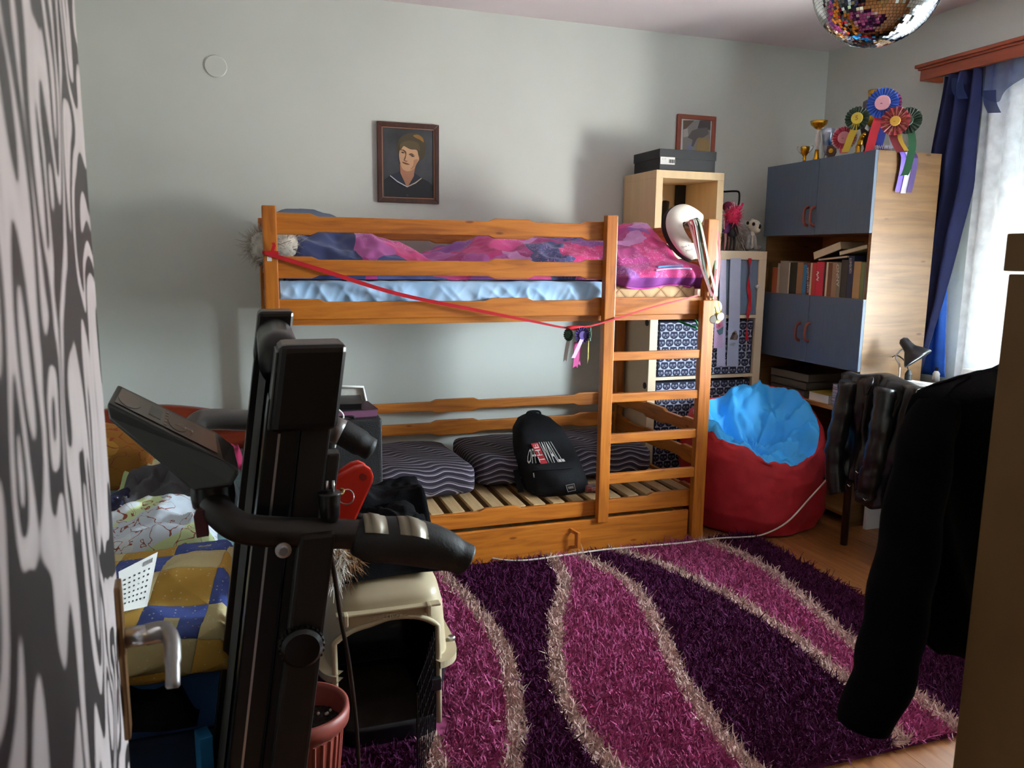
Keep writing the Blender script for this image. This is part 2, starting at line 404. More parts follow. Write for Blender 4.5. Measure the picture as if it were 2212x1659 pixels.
# ------------------------------------------------------------------ bunk bed
YF = 3.285                      # front of rails
def bx(px, py=600, Y=YF): return at_y(px, py, Y).x
def zavg(l, r, Y=YF): return (at_y(*l, Y).z+at_y(*r, Y).z)/2
bed = thing('bunk_bed', 'orange pine bunk bed with ladder and notched guard rails', 'bunk bed', (1.1, 3.75, 0))
BXL, BXR = .069, 2.135; PW = .055
BY0, BY1 = 3.275, 4.245
def post(x0, y0, z1, z0=0., w=PW, d=.045): return MB().box((x0, y0, z0), (x0+w, y0+d, z1)).build('post', M_pz, bed, bevel=.005)
ZTOP = 1.585
post(BXL, BY0, ZTOP); post(BXR-PW, BY0, ZTOP); post(BXL, BY1-.045, ZTOP-.01); post(BXR-PW, BY1-.045, ZTOP-.01)
def notch_poly(a, b, z0, z1, wide, d=.012, top=True, bot=True, s=.03):
    """board outline; 'wide' = list of (x0,x1) full-width blocks; elsewhere the board is waisted"""
    T = [(a, z1)]; B = [(a, z0)]
    for i, (w0, w1) in enumerate(wide):
        if w0 > a: T += [(w0-s, z1-d), (w0, z1)]; B += [(w0-s, z0+d), (w0, z0)]
        if w1 < b: T += [(w1, z1), (w1+s, z1-d)]; B += [(w1, z0), (w1+s, z0+d)]
    T.append((b, z1)); B.append((b, z0))
    if not top: T = [(a, z1), (b, z1)]
    if not bot: B = [(a, z0), (b, z0)]
    return B + T[::-1]
def rail_x(name, a, b, z0, z1, wide, y0, th=.022, **k):
    p = notch_poly(a, b, z0, z1, wide, **k)
    return MB().prism(p, lambda u, w, t: (u, t, w), y0, y0+th).build(name, M_px, bed, bevel=.004)
xa, xb = BXL+PW-.005, bx(1318)
W1 = [(xa, bx(674)), (bx(1069), bx(1140)), (bx(1267), xb)]
zr1 = (zavg((589, 502), (1304, 523.6)), zavg((588, 452), (1306, 484)))
zr2 = (zavg((594, 597), (1301, 607)), zavg((591, 549), (1302, 565)))
zr3 = (zavg((641, 690), (1301, 682)), zavg((596, 644), (1300, 645)))
rail_x('guard_rail', xa, xb, *zr1, W1, YF); rail_x('guard_rail', xa, xb, *zr2, W1, YF)
xe = BXR-PW+.005
W3 = [(xa, bx(687)), (bx(1063), bx(1140)), (bx(1290), xe)]
rail_x('side_rail', xa, xe, *zr3, W3, YF, bot=False)
WB = [(xa, xa+.24), (.98, 1.2), (xe-.24, xe)]
for z0, z1 in (zr1, zr2): rail_x('back_rail', xa, xe, z0-.01, z1-.01, WB, BY1-.04)
rail_x('back_rail', xa, xe, *zr3, WB, BY1-.04, bot=False)
zb1 = .605; rail_x('back_rail', xa, xe, zb1-.075, zb1, WB, BY1-.04); rail_x('back_rail', xa, xe, .40, .485, WB, BY1-.04)
# lower bunk front rail and end boards
rail_x('side_rail', xa, xe, .178, .262, [(xa, bx(905)), (bx(1052), bx(1120)), (bx(1430), xe)], YF, bot=False)
def end_board(x0, z0, z1):
    ya, yb = BY0+.04, BY1-.04
    p = notch_poly(ya, yb, z0, z1, [(ya, ya+.18), (yb-.18, yb), ] if False else [(ya, ya+.12), (3.66, 3.84), (yb-.12, yb)])
    MB().prism(p, lambda u, w, t: (t, u, w), x0, x0+.022).build('end_board', M_py, bed, bevel=.004)
for x0 in (BXR-.04, BXL+.015):
    for z0, z1 in (zr1, zr2, zr3, (.52, .605), (.375, .46), (.17, .262)): end_board(x0, z0, z1)
# ladder stiles and rungs
YS = 3.238
sl0, sl1 = at_y(1302, 800, YS).x, at_y(1325, 800, YS).x
MB().box((sl0, YS, .155), (sl1, YS+.04, ZTOP)).build('ladder_stile', M_pz, bed, bevel=.004)
sr0 = at_y(1512, 800, YS).x; sr1 = at_y(1533, 800, YS).x
MB().box((sr0, YS, 0), (sr1+.01, YS+.038, at_y(1521, 649, YS).z)).build('ladder_stile', M_pz, bed, bevel=.004)
for l0, l1, r0, r1 in ((764, 783, 754, 772), (853, 872, 842, 860), (940, 960, 928, 946), (1026, 1047, 1010, 1030)):
    za = (at_y(1322, l1, YS).z+at_y(1500, r1, YS).z)/2; zb = (at_y(1322, l0, YS).z+at_y(1500, r0, YS).z)/2
    MB().box((sl1-.004, YS+.006, za), (sr0+.004, YS+.032, zb)).build('rung', M_px, bed, bevel=.003)
# slats: lower bunk (seen) and upper bunk (carry the mattress)
sl = MB().box((0, BY0+.035, .236), (.058, BY1-.045, .252)).build('slat', M_slat, bed, origin=(0, 0, 0))
xs = [BXL+.09+i*.098 for i in range(20)]
for i, x in enumerate(xs):
    o = sl if i == 0 else sl.copy()
    if i: COL.objects.link(o)
    o.location = Vector((x, 0, 0))-Vector(bed['_o'])
for i in range(14):
    o = sl.copy(); COL.objects.link(o); o.location = Vector((BXL+.1+i*.14, 0, .905))-Vector(bed['_o'])
MB().box((xa, YF+.022, .205), (xe, YF+.045, .236)).build('slat_ledge', M_px, bed)
MB().box((xa, BY1-.065, .205), (xe, BY1-.042, .236)).build('slat_ledge', M_px, bed)
MB().box((xa, YF+.022, 1.11), (xe, YF+.045, 1.141)).build('slat_ledge', M_px, bed)
MB().box((xa, BY1-.065, 1.11), (xe, BY1-.042, 1.141)).build('slat_ledge', M_px, bed)
# small white sticker on the left post
c = at_y(582, 559, BY0-.001); MB().box((c.x-.009, BY0-.0015, c.z-.009), (c.x+.009, BY0, c.z+.009)).build('sticker', M_paper, bed, label='small white sticker')
# pull-out drawer
dr = thing('underbed_drawer', 'wide pine drawer under the lower bunk with cut-out wooden handle', 'drawer', (1.2, 3.3, 0))
mb = MB().box((xa+.03, 3.258, .012), (sr0-.012, 3.277, .168)); mb.build('drawer_front', M_px, dr, bevel=.004)
mb = MB().box((xa+.05, 3.278, .02), (xe-.08, 3.29, .15)).box((xa+.05, 3.29, .02), (xa+.065, 3.95, .15)).box((xe-.095, 3.29, .02), (xe-.08, 3.95, .15)).box((xa+.05, 3.95, .02), (xe-.08, 3.965, .15)).box((xa+.05, 3.29, .02), (xe-.08, 3.95, .028))
mb.build('drawer_box', M_slat, dr)
hx = at_y(1236, 1165, 3.25).x; hz = at_y(1236, 1165, 3.24).z
def hf(u, w, t): return (t+.75*u, 3.258-u, w)
O = [(0, hz-.055), (.038, hz-.04), (.038, hz+.035), (0, hz+.05)]; I = [(0, hz-.037), (.024, hz-.028), (.024, hz+.024), (0, hz+.032)]
mb = MB()
for k in range(3): mb.prism([O[k], O[k+1], I[k+1], I[k]], hf, hx-.013, hx+.001)
mb.build('handle', M_pz, dr, bevel=.002)

# ------------------------------------------------------------------ bedding on the upper bunk
def quiltmat():
    m, N, L, b = newmat('quilted_mattress'); v = coords(N, L); sx = N.new('ShaderNodeSeparateXYZ'); L.new(v, sx.inputs[0])
    h = mth(N, L, 'ADD', sx.outputs[2], sx.outputs[1])
    d1 = mth(N, L, 'PINGPONG', mth(N, L, 'ADD', sx.outputs[0], h), .055); d2 = mth(N, L, 'PINGPONG', mth(N, L, 'SUBTRACT', sx.outputs[0], h), .055)
    mn = mth(N, L, 'MINIMUM', d1, d2)
    r = ramp(N, [(.0, '#7d5c3e'), (.05, '#b58f69'), (.3, '#cba982')]); L.new(mth(N, L, 'MULTIPLY', mn, 18), r.inputs[0]); L.new(r.outputs[0], b.inputs['Base Color'])
    bp = N.new('ShaderNodeBump'); bp.inputs['Distance'].default_value = .02; L.new(mth(N, L, 'POWER', mn, .5), bp.inputs['Height']); L.new(bp.outputs[0], b.inputs['Normal']); b.inputs['Roughness'].default_value = .9
    return m
MX0, MX1, MY0, MY1, MZ0, MZ1 = BXL+.065, BXR-.065, YF+.05, BY1-.06, 1.157, 1.275
tag(MB().box((MX0, MY0, MZ0), (MX1, MY1, MZ1)).build('mattress', quiltmat(), bevel=.03, seg=4, smooth=True), 'beige quilted mattress showing at the ladder end of the upper bunk', 'mattress')
def sheetmat():
    m, N, L, b = newmat('blue_sheet'); v = coords(N, L); n = tnoise(N, L, v, 9, 3)
    r = ramp(N, [(.35, '#8db4dc'), (.65, '#a7c8ea')]); L.new(n.outputs['Fac'], r.inputs[0]); L.new(r.outputs[0], b.inputs['Base Color'])
    b.inputs['Roughness'].default_value = .6; b.inputs['Sheen Weight'].default_value = .3
    return m
def sheet(u, v):
    x = lerp(MX0-.004, 1.575, u)
    wob = fbm(x*3, 1.7)*.4
    a = math.sin((x*11+wob*9))*.5+.5
    fold = (abs(nz(x*9+v*2.2, v*.8, 3.1))**.7*.05 + abs(nz(x*21-v*3, v*2, 9.))*.016)
    if v < .45:
        t = v/.45; z = lerp(MZ0+.006, MZ1+.012, t); y = MY0-.004-.03*math.sin(t*math.pi)**.6+fold*math.sin(t*math.pi)**.5*.55
    else:
        t = (v-.45)/.55; y = lerp(MY0-.004, MY1, t**1.3); z = MZ1+.012+abs(nz(x*8, y*8, 2))*.012
    return (x, y, z)
tag(MB().grid(sheet, 260, 44).build('fitted_sheet', sheetmat(), smooth=True), 'crumpled light blue satin sheet on the upper bunk mattress', 'sheet')
def duvetmat():
    m, N, L, b = newmat('patch_duvet'); v = coords(N, L, (3.3, 3.3, 2.2)); n = tnoise(N, L, v, 2.2, 2)
    ad = N.new('ShaderNodeMix'); ad.data_type = 'RGBA'; ad.blend_type = 'ADD'; ad.inputs[0].default_value = .32; L.new(v, ad.inputs[6]); L.new(n.outputs['Color'], ad.inputs[7])
    vo = N.new('ShaderNodeTexVoronoi'); vo.inputs['Scale'].default_value = 1.9; L.new(ad.outputs[2], vo.inputs['Vector'])
    sp = N.new('ShaderNodeSeparateColor'); L.new(vo.outputs['Color'], sp.inputs[0])
    r = ramp(N, [(0, '#a8307c'), (.16, '#c2327a'), (.34, '#b85aa8'), (.46, '#8d4fa0'), (.58, '#c93f86'), (.7, '#c987c4'), (.80, '#d0347c'), (.9, '#4a4f86')], True); L.new(sp.outputs[0], r.inputs[0])
    # scribbled lighter print lines
    n2 = tnoise(N, L, coords(N, L, (1, 1, 1)), 26, 2, 1.5); ln = mth(N, L, 'ABSOLUTE', mth(N, L, 'SUBTRACT', n2.outputs['Fac'], .5)); msk = mth(N, L, 'LESS_THAN', ln, .012)
    n3 = tnoise(N, L, coords(N, L), 4, 1); msk = mth(N, L, 'MULTIPLY', msk, mth(N, L, 'GREATER_THAN', n3.outputs['Fac'], .53))
    mx = N.new('ShaderNodeMix'); mx.data_type = 'RGBA'; L.new(mth(N, L, 'MULTIPLY', msk, .6), mx.inputs[0]); L.new(r.outputs[0], mx.inputs[6]); mx.inputs[7].default_value = (*lin('#e0a6d6'), 1)
    # navy towards the head end (printed panel)
    sx = N.new('ShaderNodeSeparateXYZ'); L.new(coords(N, L), sx.inputs[0])
    n4 = tnoise(N, L, coords(N, L), 5, 2); hd = mth(N, L, 'LESS_THAN', mth(N, L, 'ADD', sx.outputs[0], mth(N, L, 'MULTIPLY', n4.outputs['Fac'], .12)), -.60)
    m2 = N.new('ShaderNodeMix'); m2.data_type = 'RGBA'; L.new(hd, m2.inputs[0]); L.new(mx.outputs[2], m2.inputs[6]); m2.inputs[7].default_value = (*lin('#2f3d72'), 1)
    # violet border with pale dots at the foot end hem
    bz = mth(N, L, 'MULTIPLY', mth(N, L, 'LESS_THAN', sx.outputs[2], .055), mth(N, L, 'GREATER_THAN', sx.outputs[0], .52))
    m3 = N.new('ShaderNodeMix'); m3.data_type = 'RGBA'; L.new(bz, m3.inputs[0]); L.new(m2.outputs[2], m3.inputs[6]); m3.inputs[7].default_value = (*lin('#82328c'), 1)
    L.new(m3.outputs[2], b.inputs['Base Color']); b.inputs['Roughness'].default_value = .72; b.inputs['Sheen Weight'].default_value = .12
    return m
YP = 3.72
prof = [(618, 520), (640, 502), (700, 498), (735, 503), (800, 508), (835, 520), (880, 538), (915, 552), (950, 548), (1000, 534), (1060, 520), (1130, 516), (1200, 516), (1300, 508), (1360, 494), (1410, 490), (1445, 512), (1480, 552), (1515, 585)]
PXs = [at_y(a, b, YP).x for a, b in prof]; PZs = [at_y(a, b, YP).z for a, b in prof]
DX0, DX1 = PXs[0]-.03, 2.12
def duvet(u, v):
    x = lerp(DX0, DX1, u); h = interp(x, PXs, PZs)-MZ1
    h = max(h, .035); ov = sstep(1.60, 1.68, x)*(1-sstep(2.13, 2.2, x))
    e = sstep(0, .03, u)*sstep(0, .05, 1-u)
    w1 = fbm(x*3.5, v*3.0, .3)*.030 + (ridge(x*5+v*3.5, v*6-x*2, 1.3)-.5)*.022 + (ridge(x*14-v*4, v*12, 4.3)-.5)*.008
    if v < .22:
        t = v/.22
        zt = MZ1+h*.42
        hem = lerp(MZ1+.006, 1.262+.008*math.sin(x*17), ov); yf = lerp(MY0+.035, 3.318-.028*math.sin(x*5.5), ov)
        z = lerp(hem, zt, t**.8); y = yf+lerp(0, .06, t**2)-.035*math.sin(t*math.pi)*(.4+ov)+w1*.6*(t*.6+.4)+ov*.010*math.sin(x*55+2*math.sin(x*9))*(1-t*.6)
    else:
        t = (v-.22)/.78; y0 = lerp(MY0+.035, 3.318-.028*math.sin(x*5.5), ov)+.06
        y = lerp(y0, MY1-.01, t); k = .42+.58*math.sin(min(1, t*1.9)*math.pi/2)
        k *= 1-.55*sstep(.75, 1, t)
        z = MZ1+.012+h*k+w1*.9
    if v >= .22 or ov < .5: z = lerp(MZ1+.004, max(z, MZ1+.02), e if v >= .22 else 1)
    x2 = x-.03*ov*sstep(.9, 1, u)
    return (x2, y, z)
dv = MB().grid(duvet, 230, 90).build('duvet', duvetmat(), smooth=True)
tag(dv, 'rumpled pink and purple patch print duvet on the upper bunk', 'duvet')
md = dv.modifiers.new('thickness', 'SOLIDIFY'); md.thickness = .006; md.offset = -1
# hem piping with pale frill along the overhanging foot end
def hemp(u): q = duvet(u, 0.004); return Vector(q)+Vector((0, -.004, -.002))
us = [i/200 for i in range(201)]; hp = [hemp(u) for u in us if 1.66 < lerp(DX0, DX1, u) < 2.06]
mb_ = MB().tube([Vector(duvet(u, .135))+V(0, -.006, 0) for u in us if 1.82 < lerp(DX0, DX1, u) < 2.05], .004, 6); mb_.build('printed_stripe', flat('pale_print', '#cdb4dc', .6), dv, smooth=True)
MB().tube([Vector(duvet(u, .16))+V(0, -.006, 0) for u in us if 1.84 < lerp(DX0, DX1, u) < 2.0], .005, 6).build('printed_stripe', flat('blue_print', '#5a8fc0', .6), dv, smooth=True)
MB().tube(hp, .004, 6).build('piping', flat('hem_pink', '#c23f9a', .6), dv, smooth=True)
# pillows at the head end
def superell(c, r, e1=.5, e2=.5, nu=48, nv=24, disp=None, rot=None, puff=0.):
    rot = rot or Matrix.Identity(3); c = Vector(c)
    def sg(a, e): return math.copysign(abs(a)**e, a)
    def fn(u, v):
        th = -math.pi+2*math.pi*u; ph = -math.pi/2+math.pi*v
        p = Vector((r[0]*sg(math.cos(ph), e1)*sg(math.cos(th), e2), r[1]*sg(math.cos(ph), e1)*sg(math.sin(th), e2), r[2]*sg(math.sin(ph), e1)))
        if puff:
            q = (p.x/r[0])**2; w = (p.y/r[1])**2
            p.z *= 1-puff*(q*w)-puff*.45*max(q, w)**3
        if disp: p += p.normalized()*disp(p)
        return c + rot @ p
    return MB().grid(fn, nu, nv, wrap=True)
c = at_y(675, 470, 3.98)
tag(superell((c.x-.03, 3.99, 1.44), (.2, .085, .17), .7, .6, disp=lambda p: fbm(p.x*9, p.z*9, 2)*.012, rot=Matrix.Rotation(-.25, 3, 'X')).build('pillow', flat('dusty_blue_pillow', '#66738c', .85), smooth=True),
    'dusty blue pillow propped at the head end of the upper bunk', 'pillow')
fl_c = at_y(592, 530, 3.62)
fp = thing('fluffy_cushion', 'shaggy pale grey fluffy cushion poking out behind the left bunk post', 'cushion', (fl_c.x, 3.62, MZ1))
FR = (.10, .2, .07); M_fluff = flat('grey_fluff', '#b3aca2', .95, vary=.25, scale=30)
superell((fl_c.x, 3.62, fl_c.z-.008), FR, .7, .7).build('cover', M_fluff, fp, smooth=True)
d = np.random.normal(size=(3400, 3)); d /= np.linalg.norm(d, axis=1)[:, None]
mb = MB(); tufts(mb, d*np.array(FR)*.93+np.array((fl_c.x, 3.62, fl_c.z-.008)), d, .026, .005, .5, droop=.7); mb.build('fur', M_fluff, fp, kind='stuff')

# ------------------------------------------------------------------ cushions on the lower bunk
def wavemat():
    m, N, L, b = newmat('wavy_stripes'); v = coords(N, L, (1, 1, 1.35))
    sx = N.new('ShaderNodeSeparateXYZ'); L.new(v, sx.inputs[0])
    n = tnoise(N, L, coords(N, L, (1, .55, 1)), 8, 1)
    t = mth(N, L, 'ADD', mth(N, L, 'ADD', sx.outputs[1], sx.outputs[2]), mth(N, L, 'MULTIPLY', mth(N, L, 'SINE', mth(N, L, 'ADD', mth(N, L, 'MULTIPLY', sx.outputs[0], 30), mth(N, L, 'MULTIPLY', sx.outputs[1], 14))), .016))
    t = mth(N, L, 'ADD', t, mth(N, L, 'MULTIPLY', n.outputs['Fac'], .06)); t = mth(N, L, 'ADD', t, mth(N, L, 'MULTIPLY', sx.outputs[0], .07))
    fr = mth(N, L, 'FRACT', mth(N, L, 'MULTIPLY', t, 24))
    r = ramp(N, [(0, '#1f1826'), (.52, '#241b2b'), (.60, '#9c919f'), (.68, '#9c919f'), (.75, '#201826')]); L.new(fr, r.inputs[0])
    # thin secondary line
    fr2 = mth(N, L, 'FRACT', mth(N, L, 'ADD', mth(N, L, 'MULTIPLY', t, 24), .62)); k = mth(N, L, 'LESS_THAN', mth(N, L, 'ABSOLUTE', mth(N, L, 'SUBTRACT', fr2, .5)), .05)
    mx = N.new('ShaderNodeMix'); mx.data_type = 'RGBA'; L.new(mth(N, L, 'MULTIPLY', k, .4), mx.inputs[0]); L.new(r.outputs[0], mx.inputs[6]); mx.inputs[7].default_value = (*lin('#9a8f9e'), 1)
    L.new(mx.outputs[2], b.inputs['Base Color']); b.inputs['Roughness'].default_value = .9
    return m
M_wave = wavemat()
for i, (x0, x1, lab, rz) in enumerate(((.515, 1.0, 'wavy striped purple-grey seat cushion nearest the black speaker cabinet', .02), (1.045, 1.5, 'wavy striped purple-grey seat cushion behind the left side of the backpack', -.03), (1.535, 2.005, 'wavy striped purple-grey seat cushion behind the ladder', .03))):
    cc = ((x0+x1)/2, 3.80 if i == 0 else 3.87, .335)
    dsp = (lambda s: (lambda p: fbm(p.x*5+s, p.y*5, s)*.014))(i*7.)
    tag(superell(cc, ((x1-x0)/2, .345 if i == 0 else .31, .083), .34, .2, 72, 30, disp=dsp, rot=rotz(rz) @ Matrix.Rotation(-.03, 3, 'X'), puff=.16).build('seat_cushion', M_wave, smooth=True), lab, 'cushion', 'wavy striped cushions on the lower bunk')

# ------------------------------------------------------------------ printed lettering mapped onto a pixel quad of a real plane
def text_quad(name, body, quad, fn, m, root, off=0., label=None):
    cu = bpy.data.curves.new(name, 'FONT'); cu.body = body; cu.size = 1; cu.extrude = .0; cu.resolution_u = 2
    t = bpy.data.objects.new(name, cu); COL.objects.link(t); dg = bpy.context.evaluated_depsgraph_get()
    me = bpy.data.meshes.new_from_object(t.evaluated_get(dg)); bpy.data.objects.remove(t)
    a = np.array([v.co[:2] for v in me.vertices]); lo, hi = a.min(0), a.max(0)
    ro = Vector(root['_o'])
    for v in me.vertices:
        u = (v.co.x-lo[0])/(hi[0]-lo[0]); w = (v.co.y-lo[1])/(hi[1]-lo[1])
        p = [lerp(lerp(quad[3][k], quad[2][k], u), lerp(quad[0][k], quad[1][k], u), w) for k in (0, 1)]
        v.co = fn(p[0], p[1])-ro
    me.materials.clear(); me.materials.append(m); o = bpy.data.objects.new(name, me); COL.objects.link(o); o.parent = root; o['_o'] = tuple(ro)
    if label: o['label'] = label
    return o
def poly_print(name, pts, fn, m, root, label=None):
    mb = MB(); mb.add([fn(*p) for p in pts], [tuple(range(len(pts)))]); return mb.build(name, m, root, label=label)

# ------------------------------------------------------------------ backpack
bp_o = Vector((1.41, 3.46, .252))
bag = thing('backpack', 'black school backpack with white striped and red lettering leaning on the lower bunk', 'backpack', bp_o)
M_bag = mat('backpack_nylon', '#0c0d13', .75, vary=.3, scale=8, bump=.3, bscale=250, spec=.25)
SL = .72
def bagf(u, v):
    th = 2*math.pi*u; z = .252+v*.355
    w = interp(v, [0, .04, .3, .6, .8, .92, 1], [.13, .16, .165, .15, .125, .085, .01]); dp = interp(v, [0, .05, .4, .75, .93, 1], [.075, .095, .10, .085, .055, .006])
    cxx = 1.425-.05*v; cy = 3.475+SL*(z-.252)*1.0
    c, s = math.cos(th), math.sin(th); e = .55
    x = cxx+w*math.copysign(abs(c)**e, c); y = cy+dp*math.copysign(abs(s)**.65, s)
    n = fbm(x*9, z*9, y*5)*.008
    return (x+n, y+n, z)
MB().grid(bagf, 56, 36, wrap=True, capv=True).build('body', M_bag, bag, smooth=True)
def bagp(px, py, off=.012):
    # front surface of the bag: find the depth by marching along the ray
    d = ray(px, py); t = 3.0/d.y
    for _ in range(400):
        p = CAM+d*t; v = (p.z-.252)/.355
        if 0 <= v <= 1:
            w = interp(v, [0, .04, .3, .6, .8, .92, 1], [.13, .16, .165, .15, .125, .085, .01]); dp = interp(v, [0, .05, .4, .75, .93, 1], [.075, .095, .10, .085, .055, .006])
            cxx = 1.425-.05*v; cy = 3.475+SL*(p.z-.252); a = min(1, abs((p.x-cxx)/w)); yy = cy-dp*(1-a**(2/.55))**(.65/2)
            if p.y >= yy-off: break
        t += .0025
    return p
Zp = lambda x, y: (780+x/2.836, 820+y/2.836)
pocket = [(1050, 560), (1300, 540), (1325, 690), (1055, 715)]
def pocketf(u, v):
    x = lerp(lerp(pocket[3][0], pocket[2][0], u), lerp(pocket[0][0], pocket[1][0], u), v); y = lerp(lerp(pocket[3][1], pocket[2][1], u), lerp(pocket[0][1], pocket[1][1], u), v)
    b = (4*u*(1-u))**.4*(4*v*(1-v))**.4
    return bagp(*Zp(x, y), off=.004+.022*b)
MB().grid(pocketf, 16, 10).build('front_pocket', M_bag, bag, smooth=True)
MB().tube([bagp(*Zp(lerp(1060, 1295, i/12), lerp(556, 540, i/12)), .016) for i in range(13)], .003, 6).build('zipper', mat('zip_black', '#1a1a1c', .4), bag)
MB().tube([bagp(*Zp(1056, 572), .03), bagp(*Zp(1060, 600), .03)], .003, 6).build('zip_pull', M_steel, bag)
M_prw = flat('print_white', '#d9d9d6', .7); M_prr = flat('print_red', '#b3202c', .7); M_prk = flat('print_black', '#101014', .7)
zz = lambda l: [Zp(*p) for p in l]
for i in range(1): text_quad('lettering', 'OFF', zz([(1028, 425), (1062, 420), (1085, 512), (1012, 516)]), lambda a, b: bagp(a, b, .014), M_prw, bag)
text_quad('lettering', 'WALL', zz([(1088, 382), (1172, 378), (1252, 502), (1140, 514)]), lambda a, b: bagp(a, b, .014), M_prw, bag)
pl = [(1040, 392), (1082, 386), (1143, 512), (1100, 518)]
def redf(u, v): return bagp(*Zp(lerp(lerp(pl[0][0], pl[1][0], u), lerp(pl[3][0], pl[2][0], u), v), lerp(lerp(pl[0][1], pl[1][1], u), lerp(pl[3][1], pl[2][1], u), v)), .0155)
MB().grid(redf, 3, 8).build('red_print', M_prr, bag)
text_quad('lettering', 'THE', zz([(1054, 400), (1130, 512), (1108, 514), (1044, 402)][::1]) if False else zz([(1095, 508), (1052, 398), (1078, 394), (1134, 504)]), lambda a, b: bagp(a, b, .018), M_prw, bag)
# logo patch
pq = [(1255, 648), (1305, 638), (1314, 678), (1268, 688)]
def patchf(u, v): return bagp(*Zp(lerp(lerp(pq[0][0], pq[1][0], u), lerp(pq[3][0], pq[2][0], u), v), lerp(lerp(pq[0][1], pq[1][1], u), lerp(pq[3][1], pq[2][1], u), v)), .029)
MB().grid(patchf, 2, 2).build('logo_patch', M_prk, bag, label='small black logo patch')
MB().tube([bagp(*Zp(*p), .031) for p in pq], .0014, 5, closed=True).build('patch_border', M_prw, bag)
text_quad('lettering', 'VANS', zz([(1266, 656), (1300, 650), (1303, 665), (1270, 672)]), lambda a, b: bagp(a, b, .032), M_prw, bag)
# top carry loop
a = Vector(bagf(.75, .97))
MB().tube(arc([a+V(-.04, .02, -.02), a+V(-.03, .02, .012), a+V(.03, .02, .012), a+V(.04, .02, -.02)], 5), .006, 6).build('carry_loop', M_bag, bag, smooth=True)
MB().strip([bagp(*Zp(940, 470), -.02), bagp(*Zp(950, 560), -.01), bagp(*Zp(980, 690), .0)], (.03, 0, .0), .003).build('strap', M_bag, bag)
# crumpled wrapper beside the bag
c = at_z(1272, 1063, .258)
tag(superell((c.x+.03, c.y+.02, .27), (.05, .035, .016), .8, .7, 20, 10, disp=lambda p: fbm(p.x*40, p.y*40, p.z*40)*.012).build('crumpled_wrapper', mat('wrapper_print', '#8f9a94', .45, vary=.6, scale=40, color2='#a33a3a')), 'crumpled white, green and red wrapper on the slats beside the backpack', 'wrapper')
# ------------------------------------------------------------------ cube shelf with cat print boxes
def catmat():
    m, N, L, b = newmat('cat_face_print'); v = coords(N, L); sx = N.new('ShaderNodeSeparateXYZ'); L.new(v, sx.inputs[0])
    y = mth(N, L, 'MULTIPLY', sx.outputs[2], 1/.0435); row = mth(N, L, 'FLOOR', y); par = mth(N, L, 'MULTIPLY', mth(N, L, 'MODULO', mth(N, L, 'ADD', row, 100), 2), .5)
    x = mth(N, L, 'ADD', mth(N, L, 'MULTIPLY', sx.outputs[0], 1/.0535), par)
    u = mth(N, L, 'SUBTRACT', mth(N, L, 'FRACT', x), .5); w = mth(N, L, 'FRACT', y); au = mth(N, L, 'ABSOLUTE', u)
    def circ(cu, cw, ru, rw, src=None):
        a = mth(N, L, 'DIVIDE', mth(N, L, 'SUBTRACT', src or u, cu), ru); c = mth(N, L, 'DIVIDE', mth(N, L, 'SUBTRACT', w, cw), rw)
        return mth(N, L, 'LESS_THAN', mth(N, L, 'ADD', mth(N, L, 'MULTIPLY', a, a), mth(N, L, 'MULTIPLY', c, c)), 1)
    head = mth(N, L, 'MAXIMUM', circ(0, .53, .48, .50), mth(N, L, 'MULTIPLY', mth(N, L, 'GREATER_THAN', w, .52), mth(N, L, 'LESS_THAN', au, mth(N, L, 'ADD', mth(N, L, 'MULTIPLY', w, -.22), .60))))
    eye = mth(N, L, 'SUBTRACT', circ(.19, .55, .12, .145, au), circ(.175, .53, .09, .11, au)); eye = mth(N, L, 'MAXIMUM', eye, circ(.15, .53, .035, .045, au))
    nose = circ(0, .30, .05, .05)
    dark = mth(N, L, 'SUBTRACT', head, mth(N, L, 'MAXIMUM', eye, nose)); dark = mth(N, L, 'MAXIMUM', dark, 0)
    mx = N.new('ShaderNodeMix'); mx.data_type = 'RGBA'; L.new(dark, mx.inputs[0]); mx.inputs[6].default_value = (*lin('#b4bbd0'), 1); mx.inputs[7].default_value = (*lin('#1b2140'), 1)
    L.new(mx.outputs[2], b.inputs['Base Color']); b.inputs['Roughness'].default_value = .75
    return m
M_cat = catmat(); M_navy = flat('navy_card', '#171a30', .8); M_greyblue = mat('greyblue_front', '#6b7c92', .6, vary=.06, scale=5, stretch=(30, 30, 1))
SX0, SX1, SY0, SY1, SZ = 2.15, 2.90, 3.93, 4.33, 1.446
cs = thing('cube_shelf', 'tall pale cube shelf holding cat print boxes beside the bunk bed', 'shelf', ((SX0+SX1)/2, SY0+.2, 0))
T = .05
MB().box((SX0, SY0, 0), (SX0+T, SY1, SZ-T)).build('side_panel', M_birchfront, cs, bevel=.002)
MB().box((SX1-T, SY0, 0), (SX1, SY1, SZ-T)).build('side_panel', M_birchfront, cs, bevel=.002)
MB().box((SX0, SY0, SZ-T), (SX1, SY1, SZ)).build('top_panel', M_birchfront, cs, bevel=.002)
MB().box((SX0+T, SY0, .0), (SX1-T, SY1, .04)).build('bottom_panel', M_birchfront, cs)
xm_ = (SX0+SX1)/2; MB().box((xm_-.008, SY0+.004, .04), (xm_+.008, SY1, SZ-T)).build('divider', M_birchfront, cs)
RZ = [SZ-T, 1.066, .716, .376, .04]
for z in RZ[1:-1]: MB().box((SX0+T, SY0+.002, z-.009), (SX1-T, SY1, z+.009)).build('shelf', M_birchfront, cs)
MB().box((SX0+T, SY1-.006, .04), (SX1-T, SY1, SZ-T)).build('back_panel', M_birch, cs)
